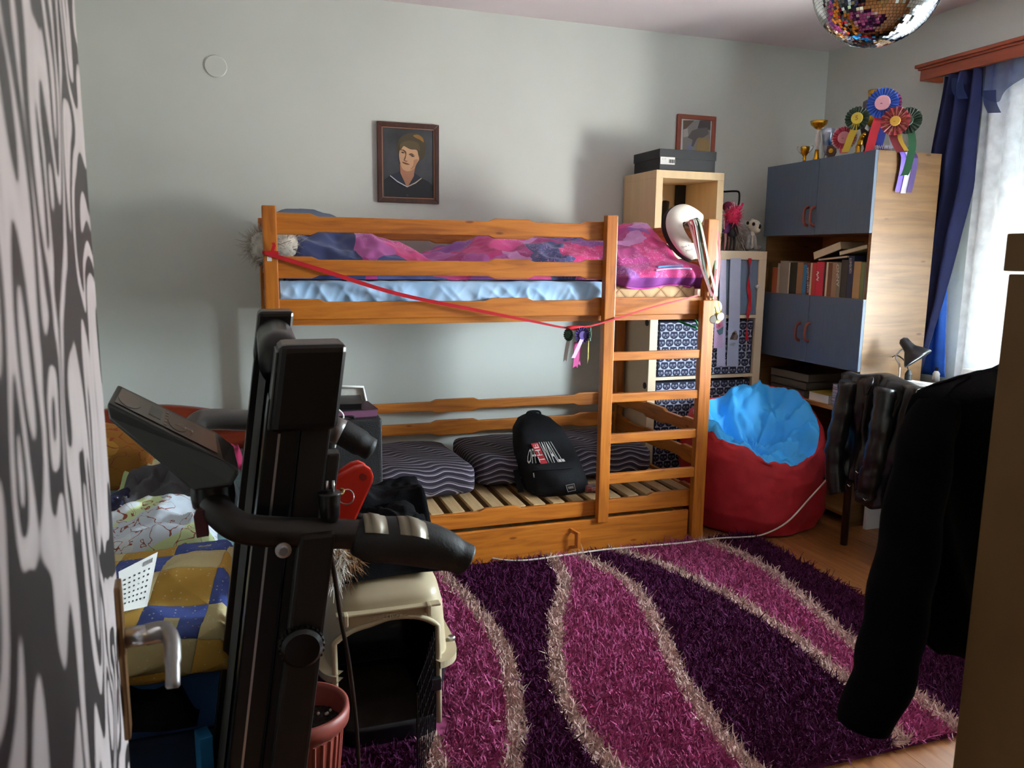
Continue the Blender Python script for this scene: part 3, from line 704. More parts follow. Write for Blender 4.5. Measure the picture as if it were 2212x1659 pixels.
for px, py in ((1398, 697), (1393, 833)):
    c = at_x(px, py, SX0); MB().lathe([(.019, 0), (.019, .003), (.0001, .004)], (SX0, c.y, c.z), 20, Matrix.Rotation(math.radians(-90), 3, 'Y')).build('hole_cap', M_dark, cs, label='round black hole cap')
cells = {'L': (SX0+T, xm_-.008), 'R': (xm_+.008, SX1-T)}
def catbox(x0, x1, z0, z1, label, pull=.0):
    r = thing('storage_box', label, 'box', ((x0+x1)/2, SY0+.2, z0), 'cat print storage boxes in the cube shelf')
    y0 = SY0+.012-pull
    MB().box((x0+.008, y0, z0+.002), (x1-.008, y0+.34, z1-.014)).build('body', M_navy, r, bevel=.004)
    MB().box((x0+.014, y0-.0015, z0+.006), (x1-.014, y0, z1-.02)).build('front_print', M_cat, r)
    for xs in (x0+.008,):
        MB().box((xs-.0012, y0+.004, z0+.006), (xs, y0+.3, z1-.02)).build('side_print', M_cat, r)
rowname = ['second', 'third', 'bottom']
for i in range(3):
    z1, z0 = RZ[i+1]-.009, RZ[i+2]+.009
    for k, side in (('L', 'left'), ('R', 'right')):
        catbox(*cells[k], z0, z1, f'navy box printed with white cat faces, {rowname[i]} row {side} cell of the cube shelf', .012 if (i, k) == (0, 'L') else 0)
# grey-blue insert door with knob, top right cell
dr_ = thing('shelf_door', 'grey-blue insert door with a small white knob in the cube shelf', 'door insert', (SX1-.2, SY0, RZ[1]))
x0, x1 = cells['R']; MB().box((x0+.003, SY0+.006, RZ[1]+.012), (x1-.003, SY0+.024, RZ[0]-.003)).build('panel', M_greyblue, dr_, bevel=.002)
c = at_y(1633, 619, SY0); MB().lathe([(.004, 0), (.004, .012), (.011, .016), (.012, .022), (.0001, .026)], (c.x, SY0+.006, c.z), 16, Matrix.Rotation(math.radians(90), 3, 'X')).build('knob', M_white, dr_, smooth=True)
# books in the top left cell
x = cells['L'][0]+.004; k = 0
bc = ['#e8e0d0', '#a06040', '#d8c8b0', '#7a4a34', '#e8dccc', '#c09070', '#e6e2da', '#b87850', '#d0c0a8', '#8a5a44', '#e4d8c4', '#c8a888']
bn = ['white', 'rust brown', 'sand', 'dark brown', 'ivory', 'tan', 'chalk white', 'copper', 'stone', 'umber', 'cream', 'buff']
while x < cells['L'][1]-.024 and k < len(bc):
    w = (.022, .03, .026, .024, .034)[k % 5]; w = min(w, cells['L'][1]-x-.003); h = .23+.05*((k*37) % 10)/10
    o = MB().box((x, SY0+.05, RZ[1]+.0095), (x+w-.001, SY0+.2, RZ[1]+.01+h), 0).build('book', flat('shelfbook%d' % k, bc[k], .7), bevel=.0015)
    tag(o, f'{bn[k]} book in the top left cell of the cube shelf, number {k+1} from left', 'book', 'books in the cube shelf'); x += w; k += 1
# small cube shelf on top
q0, q1 = at_y(1416.5, 420, SY0).x, at_y(1563, 420, SY0).x; ztc = at_y(1490, 370, SY0).z; zb_ = SZ+.001
cb = thing('single_cube_shelf', 'single beige cube shelf standing on top of the tall shelf', 'shelf', ((q0+q1)/2, SY0+.2, SZ))
t_ = .042
MB().box((q0, SY0, zb_), (q0+t_, SY1-.01, ztc-t_)).build('side_panel', M_birch, cb, bevel=.002); MB().box((q1-t_, SY0, zb_), (q1, SY1-.01, ztc-t_)).build('side_panel', M_birch, cb, bevel=.002)
MB().box((q0, SY0, ztc-t_), (q1, SY1-.01, ztc)).build('top_panel', M_birch, cb, bevel=.002); MB().box((q0+t_, SY0, zb_), (q1-t_, SY1-.01, zb_+t_)).build('bottom_panel', M_birch, cb, bevel=.002)
MB().box((q0+t_, SY1-.018, zb_+t_), (q1-t_, SY1-.01, ztc-t_)).build('back_panel', M_birch, cb)
tag(MB().tube([(q0+.15, SY0+.2, SZ+.045), (q0+.2, SY0+.24, SZ+.28)], [.02, .022], 14).build('leaning_bottle', M_dark, smooth=True), 'dark tubular bottle leaning inside the single cube shelf', 'bottle')
# shoe box
sb = thing('shoe_box', 'black shoe box with white barcode label on the single cube shelf', 'box', ((q0+q1)/2, SY0+.15, ztc))
b0, b1 = at_y(1425, 350, SY0+.02).x, at_y(1545, 350, SY0+.02).x; zt = ztc+.115; M_sb = flat('black_card', '#1d1e22', .6)
MB().box((b0, SY0+.02, ztc+.001), (b1, SY0+.32, zt-.035)).build('body', M_sb, sb, bevel=.002)
MB().box((b0-.004, SY0+.016, zt-.05), (b1+.004, SY0+.324, zt)).build('lid', M_sb, sb, bevel=.002)
lx0, lx1 = at_y(1426, 345, SY0+.015).x+.002, at_y(1458, 345, SY0+.015).x; lz0, lz1 = at_y(1440, 355, SY0+.015).z, at_y(1440, 339, SY0+.015).z
MB().box((lx0, SY0+.0145, lz0), (lx1, SY0+.016, lz1)).build('sticker', M_paper, sb, label='white sticker')
mb = MB()
for i in range(9): xx = lerp(lx0+.052, lx1-.006, i/8); mb.box((xx, SY0+.0138, lz0+.008), (xx+.0016+.001*(i % 3), SY0+.0145, lz1-.012))
mb.build('barcode', M_prk, sb)
text_quad('lettering', '42  271', [(1430, 342), (1439, 342), (1439, 344.5), (1430, 344.5)], lambda a, b: at_y(a, b, SY0+.0138), M_prk, sb)
# black flat case with loop handle behind the cube
fc = thing('flat_case', 'black flat case with loop handle standing behind the single cube shelf', 'case', (q1+.02, 4.27, SZ))
MB().box((q1-.1, 4.27, SZ+.002), (q1+.016, 4.3, ztc+.012)).box((q1+.016, 4.27, SZ+.002), (q1+.17, 4.3, SZ+.2)).build('case', M_dark, fc, bevel=.003)
c = [at_y(a, b, 4.285) for a, b in ((1566, 414), (1590, 413), (1597, 418), (1596, 440), (1592, 450))]
MB().tube([c[0]-V(.03, 0, 0)]+arc(c, 4), .006, 8).build('handle', M_dark, fc, smooth=True)

# framed pictures on the back wall -----------------------------------------------------------
def frame(name, label, L_, T_, R_, B_, w, m, cat='picture', d=.022):
    r = thing(name, label, cat, ((L_+R_)/2, WALL_Y-.01, B_))
    y0, y1 = WALL_Y-d, WALL_Y-.002
    for p in (((L_, T_), (R_, T_), (R_-w, T_-w), (L_+w, T_-w)), ((R_, T_), (R_, B_), (R_-w, B_+w), (R_-w, T_-w)), ((R_, B_), (L_, B_), (L_+w, B_+w), (R_-w, B_+w)), ((L_, B_), (L_, T_), (L_+w, T_-w), (L_+w, B_+w))):
        MB().prism(p, lambda u, v, t: (u, t, v), y0, y1).build('frame_side', m, r, bevel=.003)
    return r
Yp = WALL_Y-.012
tl, br = at_y(814, 261, WALL_Y-.02), at_y(949, 441, WALL_Y-.02)
M_mah = wood('mahogany_frame', '#2c120d', '#3f1a13', '#522419', 'Z', .35, False, 1.)
pt = frame('portrait_painting', 'painted portrait of a short-haired person in a dark sailor collar, dark wood frame', tl.x, tl.z, br.x, br.z, .026, M_mah)
mb = MB(); g = .024
for a, b in (((tl.x+g, br.z+g), (tl.x+g+.006, tl.z-g)), ((br.x-g-.006, br.z+g), (br.x-g, tl.z-g)), ((tl.x+g, tl.z-g-.006), (br.x-g, tl.z-g)), ((tl.x+g, br.z+g), (br.x-g, br.z+g+.006))):
    mb.box((a[0], WALL_Y-.0185, a[1]), (b[0], WALL_Y-.006, b[1]))
mb.build('inner_fillet', flat('copper_fillet', '#96694c', .45), pt)
MB().box((tl.x+.02, Yp, br.z+.02), (br.x-.02, WALL_Y-.002, tl.z-.02)).build('canvas', mat('portrait_ground', '#2d3036', .55, vary=.35, scale=4, color2='#484b52'), pt)
K = 0
def pp(name, pts, col, sm=True, rough=.6):
    global K; K += 1
    y = Yp-.0004*K
    P = [(780+x/7.54, 240+yy/7.54) for x, yy in pts]
    if sm and len(P) > 4:
        Q = [Vector((a, b, 0)) for a, b in P]; Q = Q+[Q[0]]; Q = arc([Q[-2]]+Q+[Q[1]], 4)[4:-4]; P = [(q.x, q.y) for q in Q[:-1]]
    poly_print(name, P, lambda a, b: at_y(a, b, y), flat('paint_'+col[1:], col, rough), pt)
pp('painted_jacket', [(372, 1120), (480, 1040), (630, 985), (750, 1240), (870, 1010), (990, 1095), (1100, 1150), (1195, 1240), (1212, 1440), (385, 1440)], '#151922', False)
pp('painted_collar', [(472, 1050), (625, 980), (750, 1235), (700, 1215), (580, 1140)], '#232a3c', False)
pp('painted_collar', [(990, 1092), (868, 1012), (750, 1235), (850, 1200), (940, 1140)], '#232a3c', False)
pp('painted_hair', [(585, 690), (590, 520), (640, 430), (760, 365), (900, 365), (1010, 430), (1058, 540), (1050, 650), (1030, 740), (960, 800), (700, 720), (620, 690)], '#453b27')
pp('painted_hair_light', [(850, 395), (930, 385), (1005, 440), (1020, 510), (960, 470), (880, 430)], '#8a6325')
pp('painted_neck', [(630, 860), (900, 830), (865, 1000), (860, 1060), (765, 1225), (735, 1215), (640, 1010)], '#a8765a', False)
pp('painted_face', [(655, 590), (690, 565), (800, 620), (905, 635), (930, 710), (945, 780), (910, 850), (850, 945), (760, 980), (680, 945), (640, 850), (618, 740), (625, 650)], '#c39a76')
pp('painted_cheek', [(860, 800), (930, 790), (890, 880), (840, 940), (800, 950), (850, 880)], '#a87957')
pp('painted_fringe', [(640, 640), (625, 560), (690, 500), (800, 480), (930, 520), (960, 640), (905, 630), (800, 610), (700, 565)], '#574a30')
pp('painted_brow', [(640, 640), (680, 625), (735, 665), (730, 740), (715, 790), (700, 785), (722, 700), (680, 642)], '#5a3a24')
pp('painted_brow', [(780, 700), (830, 690), (885, 735), (840, 712), (790, 715)], '#4a301e')
pp('painted_eye', [(645, 668), (680, 660), (712, 682), (680, 688)], '#3a2a1e'); pp('painted_eye', [(795, 722), (840, 715), (875, 745), (835, 745)], '#3a2a1e')
pp('painted_nose', [(690, 790), (725, 805), (760, 815), (735, 825), (700, 808)], '#7d4f35')
pp('painted_mouth', [(668, 825), (720, 838), (795, 868), (740, 872), (690, 850)], '#6e3c2a')
pp('collar_stripe', [(468, 1055), (478, 1045), (590, 1135), (752, 1225), (752, 1242), (590, 1155)], '#b4bac2', False)
pp('collar_stripe', [(992, 1095), (980, 1088), (880, 1160), (752, 1225), (752, 1242), (890, 1178)], '#b3a694', False)
pp('painted_button', [(730, 1370), (755, 1350), (778, 1372), (755, 1395)], '#2d323c')
tl, br = at_y(1465, 245.5, WALL_Y-.02), at_y(1543, 345, WALL_Y-.02)
hp_ = frame('framed_photo', 'small red-brown framed photo of a grey horse above the shoe box', tl.x, tl.z, br.x, br.z, .026, flat('red_brown_frame', '#8b4430', .45))
MB().box((tl.x+.02, Yp, br.z+.02), (br.x-.02, WALL_Y-.002, tl.z-.02)).build('mount', M_paper, hp_)
K = 0
def hp2(name, pts, col):
    global K; K += 1; y = Yp-.0004*K
    poly_print(name, [(1300+a/3.771, 220+b/3.771) for a, b in pts], lambda a, b: at_y(a, b, y), flat('photo_'+col[1:], col, .5), hp_)
hp2('photo_ground', [(662, 150), (888, 150), (882, 405), (656, 405)], '#8f8a86'); hp2('photo_roof', [(664, 150), (755, 150), (664, 240)], '#6b5648'); hp2('photo_dark', [(800, 152), (888, 152), (884, 230), (780, 215)], '#4c4444')
hp2('photo_fence', [(664, 225), (700, 215), (705, 280), (664, 290)], '#b4b0ac'); hp2('photo_horse', [(700, 290), (735, 235), (790, 215), (860, 210), (872, 260), (830, 290), (775, 300), (745, 365), (728, 360), (740, 310)], '#66605f')
hp2('photo_box', [(785, 290), (870, 300), (880, 400), (765, 400)], '#a08556'); hp2('photo_person', [(695, 350), (725, 345), (740, 402), (695, 402)], '#8585a8')

# ------------------------------------------------------------------ corner bookcase
BKX, BKY0, BKY1, BKD = 2.953, 3.2, 4.045, .40
BZ_top, BZ_ub, BZ_lt, BZ_lb = 1.938, 1.536, 1.205, .835
M_bk = wood('oak_print_board', '#5e4020', '#73522d', '#805e37', 'X', .45, True, .8, .05)
M_bki = wood('oak_print_inside', '#8f5f30', '#a97542', '#b98650', 'Y', .5, False, .8, 0)
bk = thing('bookcase', 'tall bookcase with four grey-blue doors and knotty wood sides in the corner', 'bookcase', (BKX+.2, 3.62, 0))
xi = BKX+.02
MB().box((xi, BKY0, 0), (xi+BKD, BKY0+.02, BZ_top)).build('side_panel', M_bk, bk, bevel=.001); MB().box((xi, BKY1-.02, 0), (xi+BKD, BKY1, BZ_top)).build('side_panel', M_bk, bk, bevel=.001)
for n, z in (('top_panel', BZ_top-.02), ('shelf', BZ_ub), ('shelf', BZ_lt-.02), ('shelf', BZ_lb), ('shelf', .60), ('bottom_panel', .05)):
    MB().box((xi+.001, BKY0+.02, z), (xi+BKD, BKY1-.02, z+.02)).build(n, M_bki, bk)
MB().box((xi+BKD-.006, BKY0+.02, .07), (xi+BKD, BKY1-.02, BZ_top-.02)).build('back_panel', M_bki, bk)
M_bd = mat('greyblue_door', '#515f70', .55, vary=.10, scale=4, stretch=(60, 60, 1.5), spec=.4)
M_hd = flat('redbrown_handle', '#7c3c30', .4)
ymid = at_x(1742, 740, BKX).y
for z0, z1, hpx in ((BZ_ub, BZ_top, ((1743, 467), (1757, 467))), (BZ_lb, BZ_lt, ((1725, 716), (1745, 718)))):
    for k, (a, b) in enumerate(((ymid+.0015, BKY1+.002), (BKY0-.002, ymid-.0015))):
        d_ = MB().box((BKX, a, z0), (BKX+.018, b, z1)).build('door', M_bd, bk, bevel=.0015)
        c = at_x(*hpx[k], BKX-.01); h = .05
        P = arc([(BKX, c.y, c.z+h), (BKX-.022, c.y, c.z+h*.85), (BKX-.03, c.y, c.z+.02), (BKX-.03, c.y, c.z-.02), (BKX-.022, c.y, c.z-h*.85), (BKX, c.y, c.z-h)], 4)
        mb = MB().tube(P, .009, 8, flat=(1, .55)); o = mb.build('handle', M_hd, d_, smooth=True)
# books on the open shelf
ZB = BZ_lt+.0006
def spine(px0, px1, ptop, col, label, name='book', tilt=0., txt=None, tc=None, dx=.03):
    X = BKX+dx; ya, yb = at_x(1620+px1/3.95, 620, X).y, at_x(1620+px0/3.95, 620, X).y
    yb -= .0008; z1 = at_x(1620+(px0+px1)/7.9, 480+ptop/3.95, X).z; z1 = min(z1, BZ_ub-.006)
    r = thing('book', label, 'book', (X, (ya+yb)/2, ZB), 'row of books on the bookcase shelf')
    rot = lambda y, z: (y-tilt*(z-ZB), z)
    mc = flat('cover_'+col[1:], col, .5)
    def pr(nm, y0, y1, x0, x1, za, zb, m_):
        P = [rot(y0, za), rot(y1, za), rot(y1, zb), rot(y0, zb)]
        MB().prism(P, lambda u, w, t: (t, u, w), x0, x1).build(nm, m_, r)
    th = .0025 if yb-ya > .012 else .0012
    pr('spine', ya, yb, X, X+th, ZB, z1, mc); pr('cover', ya, ya+th, X+th, X+.15, ZB, z1, mc); pr('cover', yb-th, yb, X+th, X+.15, ZB, z1, mc)
    pr('pages', ya+th, yb-th, X+th, X+.145, ZB+.003, z1-.003, M_pages)
    if txt:
        n, (u0, v0, u1, v1) = txt
        text_quad('lettering', n, [(1620+u0/3.95, 480+v1/3.95), (1620+u0/3.95, 480+v0/3.95), (1620+u1/3.95, 480+v0/3.95), (1620+u1/3.95, 480+v1/3.95)], lambda a, b: at_x(a, b, X-.0005), flat('ink_'+(tc or '#d8d4c8')[1:], tc or '#d8d4c8', .6), r)
S = [(152, 182, 345, '#5d5030', 'olive brown book at the far left end of the bookcase row'), (183, 226, 383, '#b4603c', 'short orange paperback near the left end of the bookcase row'),
 (227, 246, 350, '#b8ae98', 'thin cream booklet beside the short orange paperback'), (247, 320, 330, '#8f887a', 'wide mottled grey book in the bookcase row'), (321, 331, 345, '#cfc7b5', 'thin white-edged book left of the black one'),
 (332, 392, 343, '#2a271e', 'black book with worn spine in the bookcase row'), (393, 444, 343, '#8f6844', 'tan brown book left of the blue one'), (445, 477, 360, '#2f6f9a', 'blue thin book in the bookcase row'),
 (478, 504, 346, '#5a2422', 'dark red book with white spine lettering'), (505, 520, 346, '#c8b898', 'cream thin book between the two red ones'), (521, 556, 346, '#b3322f', 'bright red narrow book left of the crimson one'),
 (557, 622, 338, '#c0223c', 'crimson book with diagonal top and white scribble'), (623, 638, 340, '#3a2620', 'dark brown slim book right of the crimson one'), (639, 655, 340, '#d9c9a6', 'cream slim book with dark marks'), (656, 690, 346, '#70452a', 'plain brown book in the middle right of the row'),
 (691, 735, 346, '#9a7a5c', 'faded tan book in the right half of the row'), (736, 766, 346, '#77705e', 'grey-green book with pale spine letters'), (767, 822, 320, '#322c22', 'tall dark patterned book left of the navy one'),
 (823, 873, 287, '#1c2440', 'tall navy book with white lettering on its spine'), (874, 934, 335, '#a98455', 'ochre book right of the tall navy book'), (935, 969, 342, '#6f7c46', 'green book near the right end of the bookcase row'), (970, 1000, 345, '#71798c', 'grey-blue book at the right end of the bookcase row')]
TX = {478: ('SZABÓ MAGDA', (484, 385, 501, 600)), 823: ('TÖRTÉNETE', (846, 305, 868, 440)), 736: ('ANNO', (738, 360, 760, 550)), 557: ('~~', (565, 420, 590, 500))}
for a, b, t_, c_, l_ in S: spine(a, b, t_, c_, l_, txt=TX.get(a))
def lying(name, label, pts, th, col, X=BKX+.06, depth=.16, z_l=None):
    """book lying over the row: side outline in the shelf's front plane"""
    (xa_, ya_), (xb_, yb_) = pts
    A = at_x(1620+xa_/3.95, 480+ya_/3.95, X); B = at_x(1620+xb_/3.95, 480+yb_/3.95, X)
    d = (B-A).normalized(); n = Vector((0, -d.z, d.y)) if d.y > 0 else Vector((0, d.z, -d.y))
    r = thing(name, label, 'book', A); w = .003
    def slab(nm, o0, o1, m_):
        P = [A+n*o0, B+n*o0, B+n*o1, A+n*o1]
        MB().prism([(p.y, p.z) for p in P], lambda u, v_, t: (t, u, v_), X, X+depth).build(nm, m_, r)
    mc = flat('cover_'+col[1:], col, .5); slab('cover', 0, w, mc); slab('pages', w, th-w, M_pages); slab('cover', th-w, th, mc)
lying('book', 'thick book with dark cover slanting over the top of the book row', ((548, 322), (778, 232)), .045, '#3a2c26')
lying('book', 'pale worn book slanting above the navy book', ((765, 285), (1000, 225)), .022, '#8a7a60')
lying('book', 'thin dark blue book lying under the slanting thick book', ((585, 332), (830, 305)), .014, '#1c2234')
# stacks in the open compartment below the doors
ZS = .6205
def slabthing(name, label, cat, x0, x1, y0, y1, z0, z1, m_, pages=None, rz=0., group=None):
    r = thing(name, label, cat, ((x0+x1)/2, (y0+y1)/2, z0), group); R_ = rotz(rz); c = Vector(((x0+x1)/2, (y0+y1)/2, (z0+z1)/2)); h = z1-z0
    cw = min(.002, h*.2)
    MB().obox(c+V(0, 0, h/2-cw/2), (x1-x0, y1-y0, cw), R_, ).build('cover', m_, r); MB().obox(c-V(0, 0, h/2-cw/2), (x1-x0, y1-y0, cw), R_).build('cover', m_, r)
    MB().obox(c, (x1-x0-.006, y1-y0-.006, h-2*cw), R_).build('pages', pages or M_pages, r)
    return r
M_bind = flat('binder_dark', '#2e2c2e', .45); M_greyp = mat('grey_pages', '#5d574f', .9, stretch=(1, 1, 40))
for i in range(3): slabthing('ring_binder', ('bottom', 'middle', 'top')[i]+' dark ring binder of the stack in the low compartment of the bookcase', 'binder', xi+.02, xi+.32, 3.62, 3.95, ZS+i*.046, ZS+.045+i*.046, M_bind, M_greyp, .04*i-.05, 'dark ring binders stacked in the bookcase')
slabthing('yellow_box_book', 'yellow and white boxed book beside the binder stack', 'book', xi+.012, xi+.2, 3.43, 3.59, ZS, ZS+.05, flat('yellow_cover', '#a08a30', .5), M_paper)
z = ZS; cols = ['#6f5a52', '#8a8078', '#5a4a4a', '#77706a', '#8f8a86', '#6a5a50', '#a03c38', '#8c8c90']
for i in range(8):
    t_ = .011+.004*(i % 3); slabthing('magazine', f'{["brown","pale grey","plum","stone grey","light grey","tan","red-edged","silver grey"][i]} magazine, number {i+1} from the bottom of the stack by the chair', 'magazine', xi+.01, xi+.23, 3.226, 3.405, z, z+t_, flat('mag%d' % i, cols[i], .45), flat('magpages', '#b6aca6', .8), .025*math.sin(i*2.1), 'stack of magazines'); z += t_+.0006

# ------------------------------------------------------------------ trophies and rosettes on the bookcase
ZT = BZ_top+.0006; Q = lambda x, y: (1620+x/4.6075, 180+y/4.6075)
M_silver = mat('silver_plastic', '#c4c6ca', .22, 1., vary=.08); M_marble = mat('dark_marble', '#3a3330', .3, vary=.5, scale=25); M_whitegl = mat('marble_white', '#c9c5be', .3, vary=.15, scale=20)
def trophy(label, px, X, parts, handles=None, top=None, s=1.):
    c = at_x(*Q(px, 700), X); r = thing('trophy', label, 'trophy', (X, c.y, ZT), 'trophies on the bookcase'); c.z = ZT
    for nm, m_, prof in parts: MB().lathe([(a*s, b*s) for a, b in prof], (X, c.y, ZT), 20).build(nm, m_, r, smooth=True)
    if handles:
        z0, z1, rr, m_ = handles; dv_ = Vector((.6, -.8, 0))
        for sg_ in (-1, 1):
            o = Vector((X, c.y, ZT))
            P = arc([o+dv_*sg_*rr[0]*s+V(0, 0, z0*s), o+dv_*sg_*rr[1]*s+V(0, 0, (z0+z1)/2*s), o+dv_*sg_*rr[2]*s+V(0, 0, z1*s), o+dv_*sg_*rr[1]*s*.92+V(0, 0, (z1*1.03)*s)], 5)
            MB().tube(P, .0025, 6).build('handle', m_, r, smooth=True)
    return r
trophy('small gold two-handled trophy cup at the left end of the bookcase top', 545, 3.04, [('base', M_marble, [(.022, 0), (.022, .012)]), ('cup', M_gold, [(.012, .012), (.007, .022), (.011, .034), (.007, .04), (.02, .06), (.026, .085), (.026, .1), (.024, .1), (.022, .08)])], (.062, .1, (.022, .04, .046), M_silver), s=.95)
trophy('tall trophy with gold bowl, white twisted stem and gold foot', 665, 3.05, [('foot', M_gold, [(.024, 0), (.024, .006), (.014, .03), (.011, .07)]), ('stem', M_whitegl, [(.009, .07), (.008, .09), (.016, .12), (.014, .14), (.009, .16), (.014, .168), (.006, .18)]), ('bowl', M_gold, [(.006, .18), (.02, .186), (.04, .205), (.046, .226), (.048, .226), (.042, .205), (.02, .195)])], s=.98)
trophy('silver trophy cup with blue printed side', 765, 3.06, [('foot', M_silver, [(.032, 0), (.03, .008), (.016, .02), (.013, .04)]), ('cup', mat('silver_blue_print', '#4d7fc0', .3, .7, vary=.4, scale=14, color2='#d4d8de'), [(.013, .04), (.022, .06), (.034, .15), (.04, .18), (.038, .18), (.03, .14)])], s=.95)
def shield(label, px, py, X, w, h, mframe, mdisc, th=.02):
    c = at_x(*Q(px, py), X); r = thing('wooden_plaque', label, 'plaque', (X, c.y, ZT)); n = Vector((-.8, -.6, 0)); rr = Vector((.6, -.8, 0)); o = Vector((X, c.y, ZT))
    pol = [(-w*.7, 0), (w*.7, 0), (w*.5, h*.15), (w, h*.5), (w*.9, h*.92), (0, h), (-w*.9, h*.92), (-w, h*.5), (-w*.5, h*.15)]
    MB().prism(pol, lambda u, v_, t: o+rr*u+V(0, 0, v_)+n*t, 0, th).build('board', mframe, r, bevel=.002)
    MB().lathe([(w*.5, 0), (w*.5, .004), (.0001, .005)], o+n*th+V(0, 0, h*.6), 18, n.to_track_quat('Z', 'Y').to_matrix()).build('emblem', mdisc, r)
M_wd = flat('brown_wood_plaque', '#4a2a1c', .4)
shield('small brown wooden award plaque beside the blue trophy cup', 815, 690, 3.06, .025, .08, M_wd, M_gold)
shield('tall dark wooden award plaque behind the rosettes', 1195, 660, 3.16, .055, .31, flat('dark_plaque', '#2c1a14', .4), M_gold)
c0 = at_x(*Q(1205, 195), 3.15); zc = (c0.z-ZT)
trophy('tall dark stemmed trophy with gold bowl behind the blue rosette', 1200, 3.2, [('foot', M_marble, [(.03, 0), (.03, .03), (.012, .05), (.012, .25)]), ('bowl', M_gold, [(.01, .25), (.02, .27), (.034, .30), (.036, .335), (.033, .335), (.03, .3)])], s=1.05)
# gold horse figure trophy
r = trophy('gold horse head figurine trophy among the rosettes', 1075, 3.04, [('foot', M_gold, [(.024, 0), (.024, .008), (.012, .02), (.014, .045), (.01, .055)])])
c = at_x(*Q(1095, 600), 3.04); o = Vector((3.04, c.y, ZT))
MB().tube(arc([o+V(0, 0, .05), o+V(0, -.004, .075), o+V(.0, -.018, .098), o+V(0, -.032, .103)], 5), [.014]*5+[.012]*5+[.009]*5+[.006], 8).build('horse_head', M_gold, r, smooth=True)
MB().obox(o+V(0, -.045, .13), (.004, .03, .022), Matrix.Rotation(.6, 3, 'X')).build('arrow_tip', M_silver, r)
def rosette(label, c, R, layers, disc, tails, n=(-.78, -.62, .05), name='rosette', cat='rosette', group='award rosettes on the bookcase', txt=None, base=None):
    n = Vector(n).normalized(); rt = (-n).cross(Vector((0, 0, 1))).normalized(); up = rt.cross(-n).normalized(); c = Vector(c)
    r = thing(name, label, cat, base or c, group); K_ = 0.
    for (r0, r1, m_, npl) in layers:
        def fn(u, v_, r0=r0, r1=r1, npl=npl, K_=K_):
            an = 2*math.pi*u; zz_ = (.5+.5*math.cos(an*npl))*.012*(.3+.7*v_); rad = lerp(r0, r1, v_)*(1+.03*math.cos(an*npl)*v_)
            return c+(rt*math.cos(an)+up*math.sin(an))*rad*R+n*(zz_*R/.06-K_+.002)
        o = MB().grid(fn, npl*4, 2, wrap=True).build('pleated_ring', m_, r); md_ = o.modifiers.new('t', 'SOLIDIFY'); md_.thickness = .0015
        K_ += .006
    rd, md_c = disc
    MB().lathe([(rd*R, 0), (rd*R, .004), (rd*R*.92, .006), (.0001, .007)], c+n*(.012*R/.06), 24, n.to_track_quat('Z', 'Y').to_matrix()).build('button', md_c, r)
    if txt:
        f_ = flat('rosette_ink', '#6a2a2a' if txt != '5' else '#4a5a14', .6)
        text('lettering', txt, rd*R*1.1, f_, r, c+n*(.012*R/.06+.0075)-rt*rd*R*.3-up*rd*R*.35, rt, up)
    for i, (pts, w, m_, fk) in enumerate(tails):
        P = arc([c+rt*a+up*b_+n*(d_-.004*i) for a, b_, d_ in pts], 4)
        MB().strip(P, rt*w, .001, fork=fk).build('ribbon_tail', m_, r)
    return r
C = lambda h: flat('rib_'+h[1:], h, .45, sheen=.2)
def rc(x, y, X): return at_x(*Q(x, y), X)
pxm = .00062
c = rc(1325, 200, 3.0); rosette('large blue rosette with pink centre and red tail, topmost on the bookcase', c, .072, [(.3, 1, C('#1f4fb0'), 26)], (.5, C('#d49aa6')), [([(-.005, -.02, -.004), (-.03, -.14, .0), (-.045, -.236, 0)], .042, C('#c01a30'), 0), ([(.012, -.02, -.01), (.006, -.14, -.008), (-.012, -.236, -.01)], .036, C('#2a3aa0'), 0)], txt='-')
c = rc(1360, 215, 3.03); rosette('magenta rosette half hidden behind the large blue one', c, .07, [(.3, 1, C('#7a1a5a'), 24)], (.4, C('#8a3a6a')), [([(0, -.03, 0), (.03, -.12, 0), (.05, -.21, 0)], .03, C('#a8a8b8'), 0)])
c = rc(1070, 352, 3.0); rosette('dark green rosette with yellow number five centre and yellow tail', c, .058, [(.3, 1, C('#12331c'), 22), (.3, .8, C('#173f22'), 22)], (.5, C('#b8a224')), [([(.0, -.02, .008), (-.022, -.09, .008), (-.045, -.165, .004)], .036, C('#b59a1e'), 0)], txt='5')
c = rc(940, 545, 3.0); rosette('crimson rosette with white pleated rim beside the blue trophy cup', c, .058, [(.3, .95, C('#a8203c'), 24), (.6, 1.08, C('#c9b4b8'), 30)], (.55, C('#b06a70')), [([(0, -.03, .004), (0, -.06, .006), (.004, -.078, .008)], .04, C('#a83046'), 0)], txt='-')
c = rc(1450, 380, 3.0); rosette('dark red rosette with ruffled yellow centre and red tail', c, .066, [(.3, 1, C('#7a1420'), 16), (.3, .72, C('#b8902a'), 24)], (.36, C('#b58a22')), [([(-.01, -.03, -.012), (.01, -.09, -.01), (.04, -.145, -.006)], .05, C('#7d1a26'), 0), ([(.02, -.05, -.006), (.03, -.09, .002), (.06, -.14, .002)], .02, C('#b09024'), 0)], txt='-')
c = rc(1575, 375, 3.05); rosette('dark green rosette with long green tail at the right end', c, .062, [(.3, 1, C('#12301e'), 22)], (.4, C('#163a22')), [([(.012, -.03, 0), (.03, -.12, .012), (.018, -.23, .02), (.006, -.262, .022)], .034, C('#0f5a34'), .02)])
